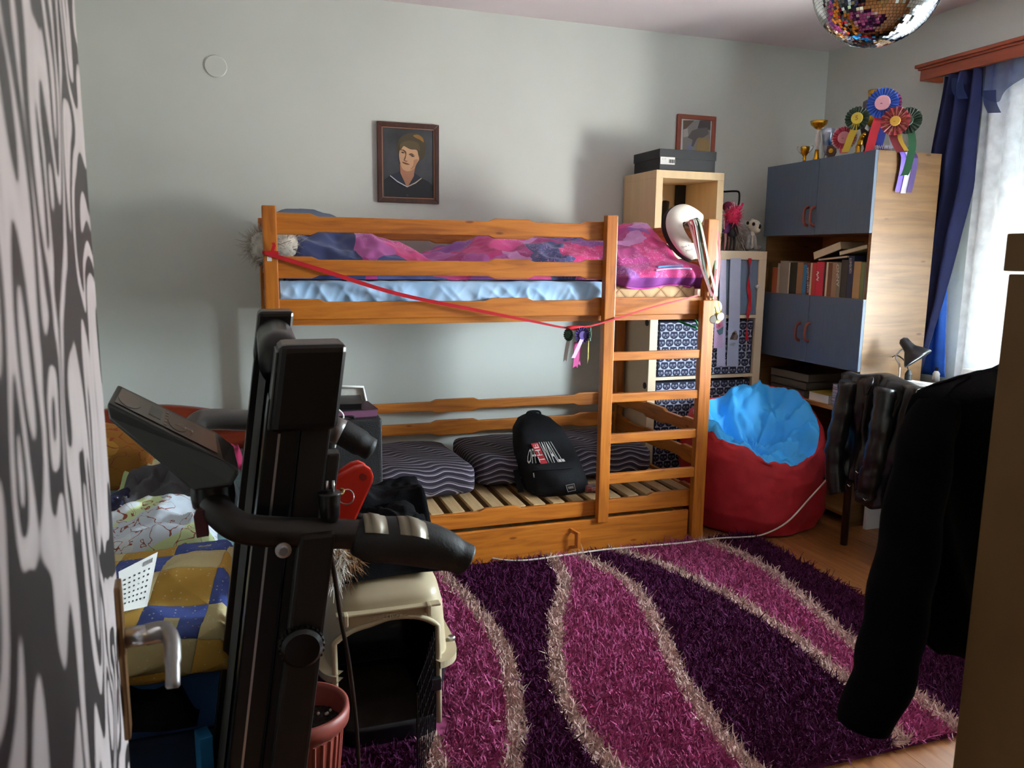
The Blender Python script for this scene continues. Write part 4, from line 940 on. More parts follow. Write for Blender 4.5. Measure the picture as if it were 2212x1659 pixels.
# purple and white rosette lying on the corner, tails over the edge
c = Vector((3.03, 3.245, ZT+.012)); rp = thing('rosette', 'purple rosette with white frill lying flat, purple and white tails hanging over the side', 'rosette', c, 'award rosettes on the bookcase')
def fr_(u, v_): an = 2*math.pi*u; rad = lerp(.02, .06, v_); return c+V(math.cos(an)*rad*.9, math.sin(an)*rad*.62, .012*math.cos(an*26)*v_+.002)
o = MB().grid(fr_, 104, 2, wrap=True).build('pleated_ring', C('#b8b2c0'), rp); mdx = o.modifiers.new('t', 'SOLIDIFY'); mdx.thickness = .0015
MB().lathe([(.03, 0), (.03, .006), (.0001, .007)], c, 20).build('button', C('#3a1f66'), rp)
for k, (dx_, col_, L_) in enumerate(((-.02, '#6a4fb4', .20), (.012, '#b8b4cc', .205), (.045, '#3c1f63', .2))):
    xb_ = 3.13+dx_; y_ = BKY0-.012-.004*k
    P = arc([c+V(.03, 0, .01), V(xb_-.03, 3.22, ZT+.024), V(xb_, y_-.004, ZT-.02), V(xb_+.004, y_-.002, ZT-.1), V(xb_-.012, y_, ZT-L_)], 5)
    MB().strip(P, (.034, 0, .0), .001).build('ribbon_tail', C(col_), rp)
# ------------------------------------------------------------------ red ribbon line with small rosettes, medals, sashes
LP = [at_y(572, 546, 3.268), at_y(700, 585, 3.262), at_y(860, 635, 3.255), at_y(1040, 672, 3.24), at_y(1150, 694, 3.23), at_y(1222, 708, 3.225), at_y(1265, 706, 3.225), at_y(1310, 695, 3.226), at_y(1400, 666, 3.228), at_y(1470, 648, 3.23), at_y(1508, 638, 3.232)]
rl = thing('ribbon_line', 'long red ribbon strung slack across the front of the bunk bed', 'ribbon', LP[5])
P = arc(LP, 6); ws = [Vector((0, 0, -1))*interp(i/len(P), [0, .12, .3, .5, 1], [.016, .018, .014, .008, .007]) for i in range(len(P))]
MB().strip(P, ws, .003).build('ribbon', M_red, rl)
MB().tube([at_y(a, b, 3.222) for a, b in ((1224, 709), (1232, 709), (1246, 708), (1260, 707))], [.008, .011, .011, .006], 8).build('knot', M_red, rl, smooth=True)
c = at_y(582, 546, 3.27)
MB().box((BXL-.003, BY0-.003, c.z-.007), (BXL+PW+.003, BY0+.048, c.z+.007)).build('wrap', M_red, rl)
MB().strip([at_y(588, 543, 3.268), at_y(592, 530, 3.262), at_y(590, 524, 3.262)], (.012, 0, 0), .001).build('ribbon_end', M_red, rl)
def hang_ros(label, px, py, R, ring, disc, tails, n):
    c = at_y(px, py, 3.215)
    return rosette(label, c, R, [(.3, 1, C(ring), 18)], (.55, C(disc)), tails, n=n, group='small rosettes on the red ribbon line')
hang_ros('small green rosette edge-on with white tail on the ribbon line', 1230, 723, .028, '#0f3a26', '#1c4a30', [([(0, -.01, .0), (-.012, -.06, 0), (-.022, -.125, 0)], .022, C('#d4d4d2'), .012), ([(0, -.01, 0), (-.01, -.05, 0), (-.016, -.068, 0)], .018, C('#0c2a1c'), 0)], (-.9, -.45, 0))
hang_ros('purple rosette with lilac and pink tails on the ribbon line', 1256, 724, .036, '#3a2270', '#4a2c86', [([(.004, .0, .012), (-.02, -.05, .012), (-.046, -.1, .012)], .02, C('#c9a4d8'), 0), ([(-.02, -.03, 0), (-.02, -.1, 0), (-.026, -.148, 0)], .026, C('#b02a78'), .01), ([(-.004, -.03, -.004), (-.006, -.1, -.004), (-.004, -.14, -.004)], .02, C('#cc4fa0'), .01)], (.1, -1, 0))
hang_ros('small green rosette edge-on with two yellow tails on the ribbon line', 1272, 722, .03, '#0f4030', '#17503a', [([(0, -.02, 0), (.006, -.07, 0), (.006, -.12, 0)], .013, C('#d0c065'), .012), ([(-.004, -.03, .003), (-.006, -.08, .003), (-.012, -.13, .003)], .012, C('#cfc078'), .012)], (.85, -.5, 0))
# medals hung over the right bunk post
Y_m = 3.262
MED = [('gold medal on a red and white neck ribbon, frontmost on the bunk post', '#9c1a2a', (1497, 482), (1545, 648), (1546, 664), .033, '#d8cf62'), ('medal on a white neck ribbon behind the gold medal', '#c9c9c6', (1502, 480), (1540, 646), (1537, 676), .022, '#7a6a50'),
       ('medal on a dark green neck ribbon on the bunk post', '#123a24', (1508, 478), (1538, 644), (1549, 690), .02, '#c8b86a'), ('medal on a dark red neck ribbon on the bunk post', '#6a1320', (1490, 486), (1538, 640), (1540, 690), .02, '#3a2f22'),
       ('medal on a pale green and white neck ribbon on the bunk post', '#a8b8a4', (1512, 480), (1548, 640), (1556, 684), .02, '#b8ae7a')]
for i, (lab, col, a, b, dpos, R, dc) in enumerate(MED):
    Ym = Y_m-.004*i; o = at_y(*dpos, Ym-.01); r = thing('medal', lab, 'medal', o, 'medals hung on the bunk post')
    A = at_y(*a, Ym); B = at_y(*b, Ym-.008); mid = (A+B)/2+V(-.012+.004*i, 0, -.02)
    top = V(A.x, 3.30, A.z+.004)
    MB().strip(arc([top, A, mid, B], 6), (.011, 0, .003), .0012).build('ribbon', C(col), r)
    A2 = at_y(1552-3*i % 7, 500+12*i, 3.29); m2 = (A2+B)/2+V(.014-.003*i, 0, .0)
    MB().strip(arc([A2, m2, B], 6), (.011, 0, -.003), .0012).build('ribbon', C(['#b5525a', '#d0cdc8', '#3f7a52', '#a8303c', '#cfd0c8'][i]), r)
    MB().tube([B, o+V(0, 0, R)], .0018, 5).build('ring', M_gold, r)
    MB().lathe([(R, -.002), (R, .002), (R*.85, .003), (.0001, .003)], o, 24, Matrix.Rotation(math.radians(90), 3, 'X')).build('disc', mat('medal_'+dc[1:], dc, .4, .2), r)
text_quad('lettering', 'S', [(1540, 660), (1543, 660), (1543, 666), (1540, 666)], lambda a, b: at_y(a, b, Y_m-.0142), flat('medal_ink', '#8a7a2a'), [o for o in COL.objects if o.get('label', '').startswith('gold medal on')][0])
# sashes on the cube shelf
ysa = SY0-.006
def sash(label, quad, m, y=ysa, extra=None, wavy=0.):
    (a, b, c_, d_) = quad; A, B, Cc, D = (at_y(*p, y) for p in (a, b, c_, d_)); r = thing('award_sash', label, 'sash', (Cc+D)/2, 'award ribbons hanging on the cube shelf')
    n = 14; P = []; Wv = []
    for i in range(n+1):
        t = i/n; p = A.lerp(D, t); q = B.lerp(Cc, t); P.append((p+q)/2+V(0, wavy*math.sin(t*9), 0)); Wv.append(q-p)
    MB().strip(P, Wv, .0012).build('ribbon', m, r); return r
M_sash = mat('pale_blue_satin', '#b3bdd6', .4, vary=.05, sheen=.2); M_sash2 = mat('lilac_satin', '#c2bedd', .4, vary=.06, sheen=.2)
sash('long lilac-white award sash on the left of the cube shelf', ((1557, 560), (1569, 560), (1567, 792), (1548, 791)), M_sash2, ysa, wavy=.002)
s2 = sash('long pale blue award sash printed with an owl', ((1578, 558), (1601, 558), (1595, 792), (1570, 791)), M_sash, ysa-.002, wavy=.002)
Zs = lambda x, y: (1380+x/4.147, 560+y/4.147)
def onp(y): return lambda a, b: at_y(a, b, y)
for nm, pts, col in (('owl_wing', [(815, 720), (840, 660), (860, 650), (850, 720)], '#5a4640'), ('owl_body', [(838, 700), (850, 655), (872, 640), (885, 680), (880, 720), (850, 725)], '#8d8078'), ('owl_face', [(845, 660), (860, 638), (876, 655), (862, 675)], '#c4b8a8'), ('owl_wing', [(872, 690), (890, 680), (884, 715), (870, 725)], '#4a3a36'), ('owl_scroll', [(808, 760), (850, 745), (870, 750), (850, 778), (815, 772)], '#9aa4b8')):
    poly_print(nm, [Zs(*p) for p in pts], onp(ysa-.007), flat('print_'+col[1:], col), s2)
s3 = sash('short pink award sash printed with a rose', ((1544, 683), (1563, 683), (1560, 752), (1541, 752)), mat('pink_satin', '#c9a0d0', .4, vary=.15, scale=3, color2='#d0b4de'), ysa-.004)
for nm, pts, col in (('rose_leaf', [(695, 545), (720, 530), (745, 545), (715, 560)], '#3a4f86'), ('rose_bloom', [(690, 585), (705, 562), (735, 558), (752, 580), (745, 612), (715, 625), (692, 612)], '#d07a9a'), ('rose_heart', [(705, 590), (725, 578), (738, 595), (720, 610)], '#b8506e'), ('rose_leaf', [(695, 640), (720, 628), (758, 600), (752, 665), (725, 680)], '#4f7480')):
    poly_print(nm, [Zs(*p) for p in pts], onp(ysa-.0065), flat('print_'+col[1:], col), s3)
ln_ = thing('lanyard', 'twisted red lanyard hanging in front of the grey-blue shelf door', 'lanyard', at_y(1613, 735, ysa), 'award ribbons hanging on the cube shelf')
P = [at_y(x, y, ysa-.003) for x, y in ((1620, 558), (1619, 590), (1617, 620), (1620, 650), (1616, 680), (1614, 700), (1613, 735))]
MB().strip(arc(P, 5), [Vector((.018*abs(math.cos(i*.32))+.005, .016*math.sin(i*.32), 0)) for i in range(31)], .0015).build('ribbon', M_red, ln_)
MB().tube([at_y(1613, 737, ysa-.004), at_y(1612, 752, ysa-.004), at_y(1611, 775, ysa-.004)], .003, 6).build('clip', M_steel, ln_)
# green hanger on the bed rail
M_grn = mat('green_plastic', '#1f9a5a', .35, vary=.05)
hgp = [at_y(1240+x/4.147, 600+y/4.147, 3.36) for x, y in ((960, 330), (985, 312), (1035, 310), (1055, 335), (1110, 420), (1105, 452), (1075, 440), (955, 395), (945, 365))]
hg = thing('clothes_hanger', 'green plastic hanger hooked behind the upper bunk side rail', 'hanger', hgp[4])
MB().tube(arc(hgp+[hgp[0]], 4)[:-1], .0055, 8, closed=True).build('body', M_grn, hg, smooth=True)
MB().tube(arc([at_y(1240+a/4.147, 600+b/4.147, 3.36) for a, b in ((1000, 318), (1000, 280), (1020, 255), (1045, 270))], 4), .0045, 8).build('hook', M_grn, hg, smooth=True)
# ------------------------------------------------------------------ white neck pillow leaning on the end board
np_o = at_y(1480, 555, 3.42)
nk = thing('neck_pillow', 'white horseshoe neck pillow with dark back leaning at the bunk end', 'pillow', np_o)
UP = [(1506, 548), (1484, 536), (1466, 514), (1456, 490), (1459, 470), (1476, 460), (1497, 468), (1512, 480)]
U3 = arc([at_y(x, y, 3.46+.02*i/6) for i, (x, y) in enumerate(UP)], 6); k_ = len(U3)
rs = [.045*(.80+.20*math.sin(math.pi*(.12+.76*i/(k_-1))))*(.5 if i in (0, k_-1) else .85 if i in (1, k_-2) else 1) for i in range(k_)]
MB().tube(U3, rs, 20, flat=(1, .75)).build('pillow_front', mat('white_plush', '#e3ded5', .9, vary=.05, bump=.2, bscale=200, sheen=.3), nk, smooth=True)
MB().tube([p+V(-.008, .016, -.006) for p in U3], [r_*1.05 for r_ in rs], 20, flat=(1, .6)).build('pillow_back', flat('dark_plush', '#2a2320', .95), nk, smooth=True)
def npf(a, b): return at_y(a, b, 3.408)
text_quad('lettering', 'Think &', [(1470, 533), (1489, 527), (1490, 531), (1471, 538)], npf, flat('brown_ink', '#5a4638'), nk); text_quad('lettering', 'Mind', [(1481, 540), (1495, 536), (1496, 540), (1482, 545)], npf, flat('brown_ink', '#5a4638'), nk)
# ------------------------------------------------------------------ toys on the cube shelf
YT = 4.03; Zt = lambda x, y: (1500+x/9.217, 440+y/9.217)
def tp(x, y, Y=YT): return at_y(*Zt(x, y), Y)
u_ = .000283   # metres per zoomed pixel at the toys
lem = thing('plush_lemur', 'grey and white plush lemur sitting at the right end of the cube shelf', 'plush toy', V(tp(1150, 920).x, YT, SZ))
M_lg = flat('grey_plush', '#8d8b8a', .95, vary=.2, scale=60); M_lw = flat('white_plush_toy', '#c9c3b4', .95, vary=.1, scale=60); M_lk = flat('black_plush', '#121112', .9)
s_ = 1/9.217*.00262
def ellz(mb, x, y, rx, ry, dY=0., ryd=None):
    c = tp(x, y, YT+dY); return mb.ell(c, (rx*s_, (ryd or rx)*s_, ry*s_), 18, 12)
ellz(MB(), 1040, 740, 130, 230).build('body', M_lg, lem, smooth=True)
ellz(MB(), 1140, 720, 75, 190, -.02).build('belly', M_lw, lem, smooth=True)
ellz(ellz(MB(), 1190, 440, 135, 125, -.02), 1240, 520, 75, 70, -.035).build('head', M_lw, lem, smooth=True)
for x, y, d in ((1055, 390, -.02), (1160, 350, .02)): o = ellz(MB(), x, y, 52, 55, d, 20).build('ear', M_lw, lem, smooth=True)
ellz(MB(), 1062, 385, 32, 36, -.026, 18).build('ear_patch', M_lk, lem, smooth=True)
ellz(MB(), 1180, 405, 38, 38, -.052, 14).build('eye_patch', M_lk, lem, smooth=True)
ellz(MB(), 1280, 455, 52, 62, -.045).build('snout', M_lk, lem, smooth=True)
MB().tube([tp(1100, 640, YT-.03), tp(1060, 780, YT-.045), tp(1050, 905, YT-.05)], [.014, .012, .012], 10).build('arm', M_lg, lem, smooth=True)
MB().tube([tp(1180, 640, YT-.03), tp(1215, 800, YT-.045), tp(1230, 910, YT-.05)], [.013, .011, .011], 10).build('arm', M_lg, lem, smooth=True)
MB().tube(arc([tp(1080, 880, YT+.02), tp(1200, 860, YT-.01), tp(1290, 880, YT-.03), tp(1300, 850, YT-.03)], 4), .014, 10).build('tail', M_lg, lem, smooth=True)
fz = thing('furry_plush', 'long-haired grey furry plush toy sitting between the dolls and the lemur', 'plush toy', V(tp(800, 920).x, YT+.02, SZ))
cB = tp(790, 690, YT+.03); MB().ell(cB, (.062, .05, .085), 16, 12).build('body', flat('grey_fur_body', '#a59c96', .95), fz, smooth=True)
d = np.random.normal(size=(1500, 3)); d /= np.linalg.norm(d, axis=1)[:, None]; d = d[d[:, 1] < .5]
mb = MB(); tufts(mb, d*np.array((.06, .048, .083))+np.array(cB), d*.5+np.array((0, -.1, -.9)), .05, .005, .25); mb.build('fur', flat('grey_fur', '#a49a94', .95, vary=.3, scale=40), fz, kind='stuff')
M_skin = flat('doll_skin', '#d9a0a8', .5); M_dk = flat('doll_black', '#17131a', .6)
def doll(label, x, ytop, ybot, skin, hair, dress, hairfn, dY, dressdots=None):
    H = (ybot-ytop)*s_; r = thing('fashion_doll', label, 'doll', V(tp(x, ybot, YT+dY).x, YT+dY, SZ)); c = V(tp(x, ybot, YT+dY).x, YT+dY, SZ+.002); h = max(H, .1)
    MB().ell(c+V(0, 0, h*.88), (h*.1, h*.1, h*.12), 16, 12).build('head', skin, r, smooth=True)
    for sg_ in (-1, 1): MB().ell(c+V(sg_*h*.035-h*.03, -h*.095, h*.89), (h*.02, h*.008, h*.024), 10, 8).build('eye', M_dk, r, smooth=True)
    MB().tube([c+V(0, 0, h*.78), c+V(0, 0, h*.72)], h*.025, 8).build('neck', skin, r, smooth=True)
    MB().lathe([(h*.05, h*.36), (h*.13, h*.38), (h*.09, h*.5), (h*.05, h*.56), (h*.075, h*.66), (h*.06, h*.73), (h*.02, h*.75)], c, 16, sy=.7).build('dress', dress, r, smooth=True)
    for sg_ in (-1, 1):
        MB().tube([c+V(sg_*h*.05, 0, h*.42), c+V(sg_*h*.055, -h*.02, h*.22), c+V(sg_*h*.06, 0, h*.01)], [h*.035, h*.026, h*.02], 8).build('leg', skin, r, smooth=True)
        MB().tube([c+V(sg_*h*.07, 0, h*.7), c+V(sg_*h*.12, -h*.03, h*.55), c+V(sg_*h*.13, -h*.07, h*.44)], [h*.024, h*.02, h*.015], 8).build('arm', skin, r, smooth=True)
    hairfn(r, c, h); return r
def hair_a(r, c, h):
    M1 = flat('doll_hair_plum', '#7a2050', .6); M2 = flat('doll_hair_white', '#d8ccd4', .6)
    MB().ell(c+V(-h*.01, h*.02, h*.92), (h*.12, h*.11, h*.11), 16, 12).build('hair', M1, r, smooth=True)
    MB().tube(arc([c+V(h*.05, -h*.04, h*.99), c+V(h*.13, -h*.02, h*.88), c+V(h*.13, 0, h*.72), c+V(h*.11, 0, h*.6)], 4), [h*.05]*6+[h*.045]*6+[h*.02], 8).build('hair_lock', M2, r, smooth=True)
doll('fashion doll in a purple dress with yellow belt standing on the cube shelf', 640, -30, 925, M_skin, None, flat('doll_purple', '#7d2f7a', .6), hair_a, -.03)
def hair_b(r, c, h):
    M1 = flat('doll_hair_pink', '#d42a5c', .55, vary=.2, scale=90)
    MB().ell(c+V(0, 0, h*.9), (h*.2, h*.16, h*.2), 18, 14).build('hair', M1, r, smooth=True)
    dd = np.random.normal(size=(260, 3)); dd /= np.linalg.norm(dd, axis=1)[:, None]; mb = MB()
    tufts(mb, dd*np.array((h*.19, h*.15, h*.19))+np.array(c+V(0, 0, h*.9)), dd, h*.13, h*.02, .4, droop=.5); mb.build('hair_strands', M1, r, kind='stuff')
    MB().tube(arc([c+V(h*.12, 0, h*1.05), c+V(h*.22, 0, h*1.14), c+V(h*.27, 0, h*1.24)], 4), [h*.06]*4+[h*.03]*4+[h*.01], 8).build('pony_tail', M1, r, smooth=True)
doll('fashion doll with frizzy hot pink hair in a black dress on the cube shelf', 740, 150, 925, M_dk, None, flat('doll_black_dress', '#191419', .6), hair_b, -.06)
# ------------------------------------------------------------------ bean bag
bb_c = Vector((2.575, 3.50, 0))
M_bbr = mat('red_canvas', '#a3121f', .75, vary=.08, bump=.15, bscale=300, color2='#b01826'); M_bbb = mat('turquoise_canvas', '#33a6ee', .6, vary=.06, bump=.15, bscale=300)
def bbag(u, v):
    th = 2*math.pi*u; c, s = math.cos(th), math.sin(th)      # c: +X, s: +Y
    back = .5+.5*s
    rimz = .385+.265*back**1.25+.10*max(0, c)*(1-.3*back)-.0*c+.04*math.sin(2*th+.8)+.02*nz(c*2, s*2, 5)
    rx, ry = .395, .36
    wr = fbm(c*2.2, s*2.2, v*3)*.02+(ridge(c*3, s*3, v*5+2)-.5)*.014
    if v < .55:
        t = v/.55; rad = interp(t, [0, .03, .25, .55, .85, 1], [.80, .90, 1.0, 1.01, .97, .90]); z = rimz*interp(t, [0, .03, .3, .7, 1], [0, .02, .3, .74, 1.0])
        wr *= .7
    else:
        t = (v-.55)/.45; rad = .90*(1-t)**.8; dish = .13*(1-(1-t)**2)
        zc = .40+.06*s*(1-t)
        z = lerp(rimz+.03*math.sin(min(1, t*6)*math.pi/2), zc-.02, sstep(0, 1, t))
        w2 = (ridge(c*rad*2.6+1, s*rad*2.6, 7.7)-.55)*.075*(1-t)**.3*sstep(0, .2, t)+fbm(c*rad*5, s*rad*5, 3)*.02+(ridge(c*2.3+t*.5, s*2.3-t*.4, 11.3)-.6)*.075*(1-t)**.6*sstep(0, .3, t)+(abs(nz(c*rad*7, s*rad*7, 9))**.6-.4)*.03*sstep(0, .2, t)
        return tuple(bb_c+V(rad*rx*c, rad*ry*s, z+w2))
    return tuple(bb_c+V((rad*rx+wr)*c, (rad*ry+wr)*s, max(.002, z)))
bb = MB().grid(bbag, 140, 90, m=lambda u, v: 1 if v > .57 else 0, wrap=True, capv=True).build('bean_bag', [M_bbr, M_bbb], smooth=True, weld=True)
tag(bb, 'large red bean bag with crumpled bright blue top next to the bunk bed', 'bean bag')
# white cable across the floor
cp = [at_y(790, 1090, 3.12), at_y(850, 1140, 3.15), at_z(960, 1180, .06), at_z(1022, 1195, .04), at_z(1080, 1209, .03), at_z(1140, 1210, .032), at_z(1220, 1199, .034), at_z(1300, 1188, .034), at_z(1380, 1181, .034), at_z(1480, 1172, .034), at_z(1550, 1163, .038), at_z(1610, 1160, .038), at_z(1650, 1154, .03), at_y(1700, 1128, 3.09), at_y(1750, 1075, 3.06), at_y(1800, 1018, 3.02), at_y(1845, 948, 2.97), at_y(1880, 905, 2.9), at_y(1930, 872, 2.95)]
tag(MB().tube(arc(cp, 5), .0042, 8).build('extension_cable', mat('white_cable', '#cfc6c0', .5), smooth=True), 'white cable trailing along the bed base and up past the bean bag', 'cable')
# ------------------------------------------------------------------ shaggy rug
Zr = lambda x, y: (860+x/1.784, 1140+y/1.784)
def rp_(pts): return np.array([[*at_z(*Zr(x, y), .03)[:2]] for x, y in pts])
RX0, RX1, RY0, RY1 = .10, 2.39, 1.60, 3.235
bands = [rp_([(-90, 600), (60, 680), (112, 770), (130, 850), (155, 926), (175, 1020)]), rp_([(40, 60), (120, 130), (200, 200), (270, 270), (340, 350), (400, 450), (438, 560), (452, 680), (458, 800), (440, 926), (420, 1020)]),
         rp_([(560, 60), (600, 118), (638, 180), (635, 250), (610, 340), (605, 450), (612, 560), (645, 660), (705, 770), (795, 880), (840, 926), (930, 1020)]), rp_([(600, 60), (720, 108), (800, 150), (880, 195), (940, 260), (985, 340), (1032, 440), (1085, 560), (1150, 660), (1230, 770), (1320, 870), (1380, 926), (1470, 1020)]),
         rp_([(760, 60), (880, 90), (1000, 125), (1150, 190), (1300, 265), (1450, 360), (1550, 430), (1650, 510), (1740, 590), (1810, 665), (1890, 760), (1960, 840), (2040, 930)]), rp_([(1080, 20), (1200, 45), (1330, 98), (1440, 160), (1530, 240), (1620, 315), (1700, 392), (1780, 460), (1900, 560), (2000, 640), (2070, 695), (2140, 748), (2240, 830)])]
fine = []
for b in bands:
    s = np.linspace(0, len(b)-1, 160); fine.append(np.stack([np.interp(s, range(len(b)), b[:, 0]), np.interp(s, range(len(b)), b[:, 1])], 1))
def rugmat_idx(P):
    """0 dark purple, 1 pink, 2 cream for each point (n,2)"""
    n = len(P); side = np.zeros(n, int); dmin = np.full(n, 9.)
    for f in fine:
        o = np.argsort(f[:, 1]); xb = np.interp(P[:, 1], f[o, 1], f[o, 0]); side += (P[:, 0] > xb).astype(int)
        for a in range(0, n, 20000):
            dd = ((P[a:a+20000, None, :]-f[None, ::2])**2).sum(2).min(1)**.5; dmin[a:a+20000] = np.minimum(dmin[a:a+20000], dd)
    idx = np.where(side % 2 == 1, 1, 0)   # left of first band: purple; then pink, purple, ...
    idx[dmin < .031] = 2
    return idx
M_r = [mat('rug_dark_purple', '#4e1e42', .95, vary=.2, scale=30, spec=.1), mat('rug_pink', '#a34e78', .95, vary=.2, scale=30, spec=.1), mat('rug_cream', '#c2a59d', .95, vary=.18, scale=30, spec=.1)]
rug = thing('shag_rug', 'shaggy rug with wavy purple, pink and cream stripes', 'rug', ((RX0+RX1)/2, (RY0+RY1)/2, 0))
nx, ny = 150, 110
gx = np.linspace(RX0, RX1, nx+1); gy = np.linspace(RY0, RY1, ny+1)
cc_ = np.array([[(gx[i]+gx[i+1])/2, (gy[j]+gy[j+1])/2] for j in range(ny) for i in range(nx)]); ci = rugmat_idx(cc_)
mb = MB(); mb.grid(lambda u, v: (lerp(RX0, RX1, u), lerp(RY0, RY1, v), .016), nx, ny); mb.m = list(map(int, ci)); n0 = len(mb.f)
mb.box((RX0, RY0, .001), (RX1, RY1, .0155), 0); mb.build('backing', M_r, rug)
NT = 115000
P2 = np.stack([np.random.uniform(RX0, RX1, NT), np.random.uniform(0, 1, NT)], 1); P2[:, 1] = RY0+(RY1-RY0)*P2[:, 1]**1.25
P2 = P2[~((abs(P2[:, 0]-.345) < .175) & (abs(P2[:, 1]-2.29) < .255))]; NT = len(P2)
ti = rugmat_idx(P2); P3 = np.concatenate([P2, np.full((NT, 1), .015)], 1)
# pile leaves the carrier's footprint crushed; keep all tufts
mb = MB(); tufts(mb, P3, np.tile((0, 0, 1.), (NT, 1)), .021, .0075, .9, ti, seg=2, droop=.5)
zz_ = np.array(mb.v); zz_[:, 2] = np.maximum(zz_[:, 2], .012); mb.v = [tuple(x) for x in zz_]
mb.build('pile', M_r, rug, kind='stuff')
# ------------------------------------------------------------------ valance, curtains
M_val = wood('valance_wood', '#6e2c14', '#85381b', '#944524', 'Y', .4, False)
vl = thing('curtain_valance', 'moulded red-brown wooden curtain pelmet above the window', 'pelmet', (3.48, 2.2, 2.35))
VY0, VY1 = .75, at_x(1987, 170, 3.44).y; vz0 = at_x(1987, 176, 3.44).z; vz1 = at_x(1980, 143, 3.44).z
MB().box((3.44, VY0, vz0), (3.46, VY1, vz1-.03)).build('front_board', M_val, vl, bevel=.002); MB().box((3.46, VY1-.02, vz0), (WALL_X-.001, VY1, vz1-.03)).build('end_board', M_val, vl, bevel=.002)
MB().box((3.43, VY0, vz1-.03), (WALL_X-.001, VY1+.01, vz1-.018)).build('moulding', M_val, vl, bevel=.003); MB().box((3.418, VY0, vz1-.018), (WALL_X-.001, VY1+.022, vz1)).build('moulding', M_val, vl, bevel=.004)
M_cur = curtmat('blue_curtain_cloth', '#0b1444', .08, 0); M_cur2 = curtmat('blue_voile', '#2a3a70', .25, .3); M_sheer = curtmat('white_voile', '#e4e9ee', .045, .045)
XL = 3.455
ledge = [at_x(x, y, XL) for x, y in ((2040, 165), (2020, 260), (1990, 400), (1965, 560), (1945, 730), (1935, 810), (1930, 900))]
redge = [at_x(x, y, XL) for x, y in ((2120, 150), (2112, 235), (2095, 400), (2062, 545), (2022, 690), (1992, 800), (1975, 900))]
lz = [p.z for p in ledge][::-1]; ly = [p.y for p in ledge][::-1]; rz_ = [p.z for p in redge][::-1]; ry_ = [p.y for p in redge][::-1]
def curt(u, v):
    z = lerp(.80, vz0-.002, v); y0, y1 = interp(z, lz, ly), interp(z, rz_, ry_)
    return (XL+.028*math.sin(u*19+1.2*math.sin(v*3))*(.6+.4*v)+.02*nz(u*3, v*4), lerp(y0, y1, u), z)
o = MB().grid(curt, 80, 40).build('blue_curtain', M_cur, smooth=True); tag(o, 'dark blue heavy curtain drawn aside at the far end of the window', 'curtain'); o.modifiers.new('t', 'SOLIDIFY').thickness = .003
def curt2(u, v):
    z = lerp(.79, 1.35, v); a = interp(z, rz_, ry_)
    return (XL+.045+.012*math.sin(u*14), lerp(a+.12, a-.10*(1-v)+.06*v, u), z)
o = MB().grid(curt2, 30, 16).build('backlit_curtain_fold', curtmat('backlit_blue_cloth', '#2a5fb8', .5, 0), smooth=True); tag(o, 'blue curtain fold behind the desk lamp, coloured brighter as backlit', 'curtain'); o.modifiers.new('t', 'SOLIDIFY').thickness = .002  # second fold of the blue curtain, backlight put into its brighter colour
def swag(u, v):
    y = lerp(VY1-.17, VY0+.05, u); drop = .16+.05*math.cos(u*2*math.pi*9)+.03*nz(u*12)
    return (XL+.022+.016*math.sin(u*130)*(.4+.6*(1-v))+.008*v, y, vz0+.02-drop*(1-v))
o = MB().grid(swag, 320, 8).build('curtain_swag', M_cur2, smooth=True); tag(o, 'gathered sheer navy flounce along the top of the window', 'curtain')
for k, (px, py, w) in enumerate(((2075, 205, .05), (2145, 235, .045))):
    c = at_x(px, py, XL-.03); mb = MB()
    mb.strip(arc([c+V(0, .03, .09), c+V(-.012, .01, .03), c+V(0, -.01, -.02)], 4), (0, .07, .01), .003)
    tag(mb.build('curtain_bow', M_cur2), ('dark blue folded bow at the top of the heavy curtain', 'translucent blue bow hanging on the sheer curtain')[k], 'curtain bow')
for ya, yb, lb_ in ((3.12, 2.36, 'sunlit white sheer curtain on the far half of the window'), (1.70, 1.2, 'white sheer curtain on the near half of the window')):
    def sheer(u, v): return (3.515+.016*math.sin(u*50)+.008*nz(u*10, v*2), lerp(ya, yb, u), lerp(.80, vz0+.03, v))
    o = MB().grid(sheer, 200, 10).build('sheer_curtain', M_sheer, smooth=True); tag(o, lb_, 'curtain')
# ------------------------------------------------------------------ desk, lamp, clutter
DZ = .765; dk = thing('desk', 'white topped desk under the window', 'desk', (3.27, 2.4, 0)); M_desk = mat('desk_white', '#d6d8dc', .4, vary=.04)
MB().box((3.0, 1.45, DZ-.025), (3.56, 3.17, DZ)).build('desktop', M_desk, dk, bevel=.003)
for y in (1.46, 3.14): MB().box((3.04, y, 0), (3.54, y+.022, DZ-.025)).build('side_panel', M_desk, dk, bevel=.002)
MB().box((3.50, 1.482, .3), (3.515, 3.14, DZ-.025)).build('back_panel', M_desk, dk)
lb = at_x(1932, 818, 3.10); lamp = thing('desk_lamp', 'black bell-shaped desk lamp on a thin curved stem', 'lamp', (3.10, lb.y-.03, DZ))
MB().lathe([(.075, 0), (.075, .012), (.06, .02), (.012, .026)], (3.10, lb.y-.03, DZ), 28).build('base', M_dark, lamp, smooth=True)
hd = at_x(1960, 745, 3.12); st = arc([V(3.10, lb.y-.03, DZ+.02), V(3.10, lb.y-.025, .88), at_x(1935, 772, 3.10), at_x(1944, 758, 3.11), at_x(1955, 752, 3.12)], 6)
MB().tube(st, .0045, 8).build('stem', M_steel, lamp, smooth=True)
ax = (at_x(1995, 790, 3.16)-at_x(1952, 735, 3.11)).normalized(); Rl = ax.to_track_quat('Z', 'Y').to_matrix(); h0 = at_x(1952, 736, 3.11)
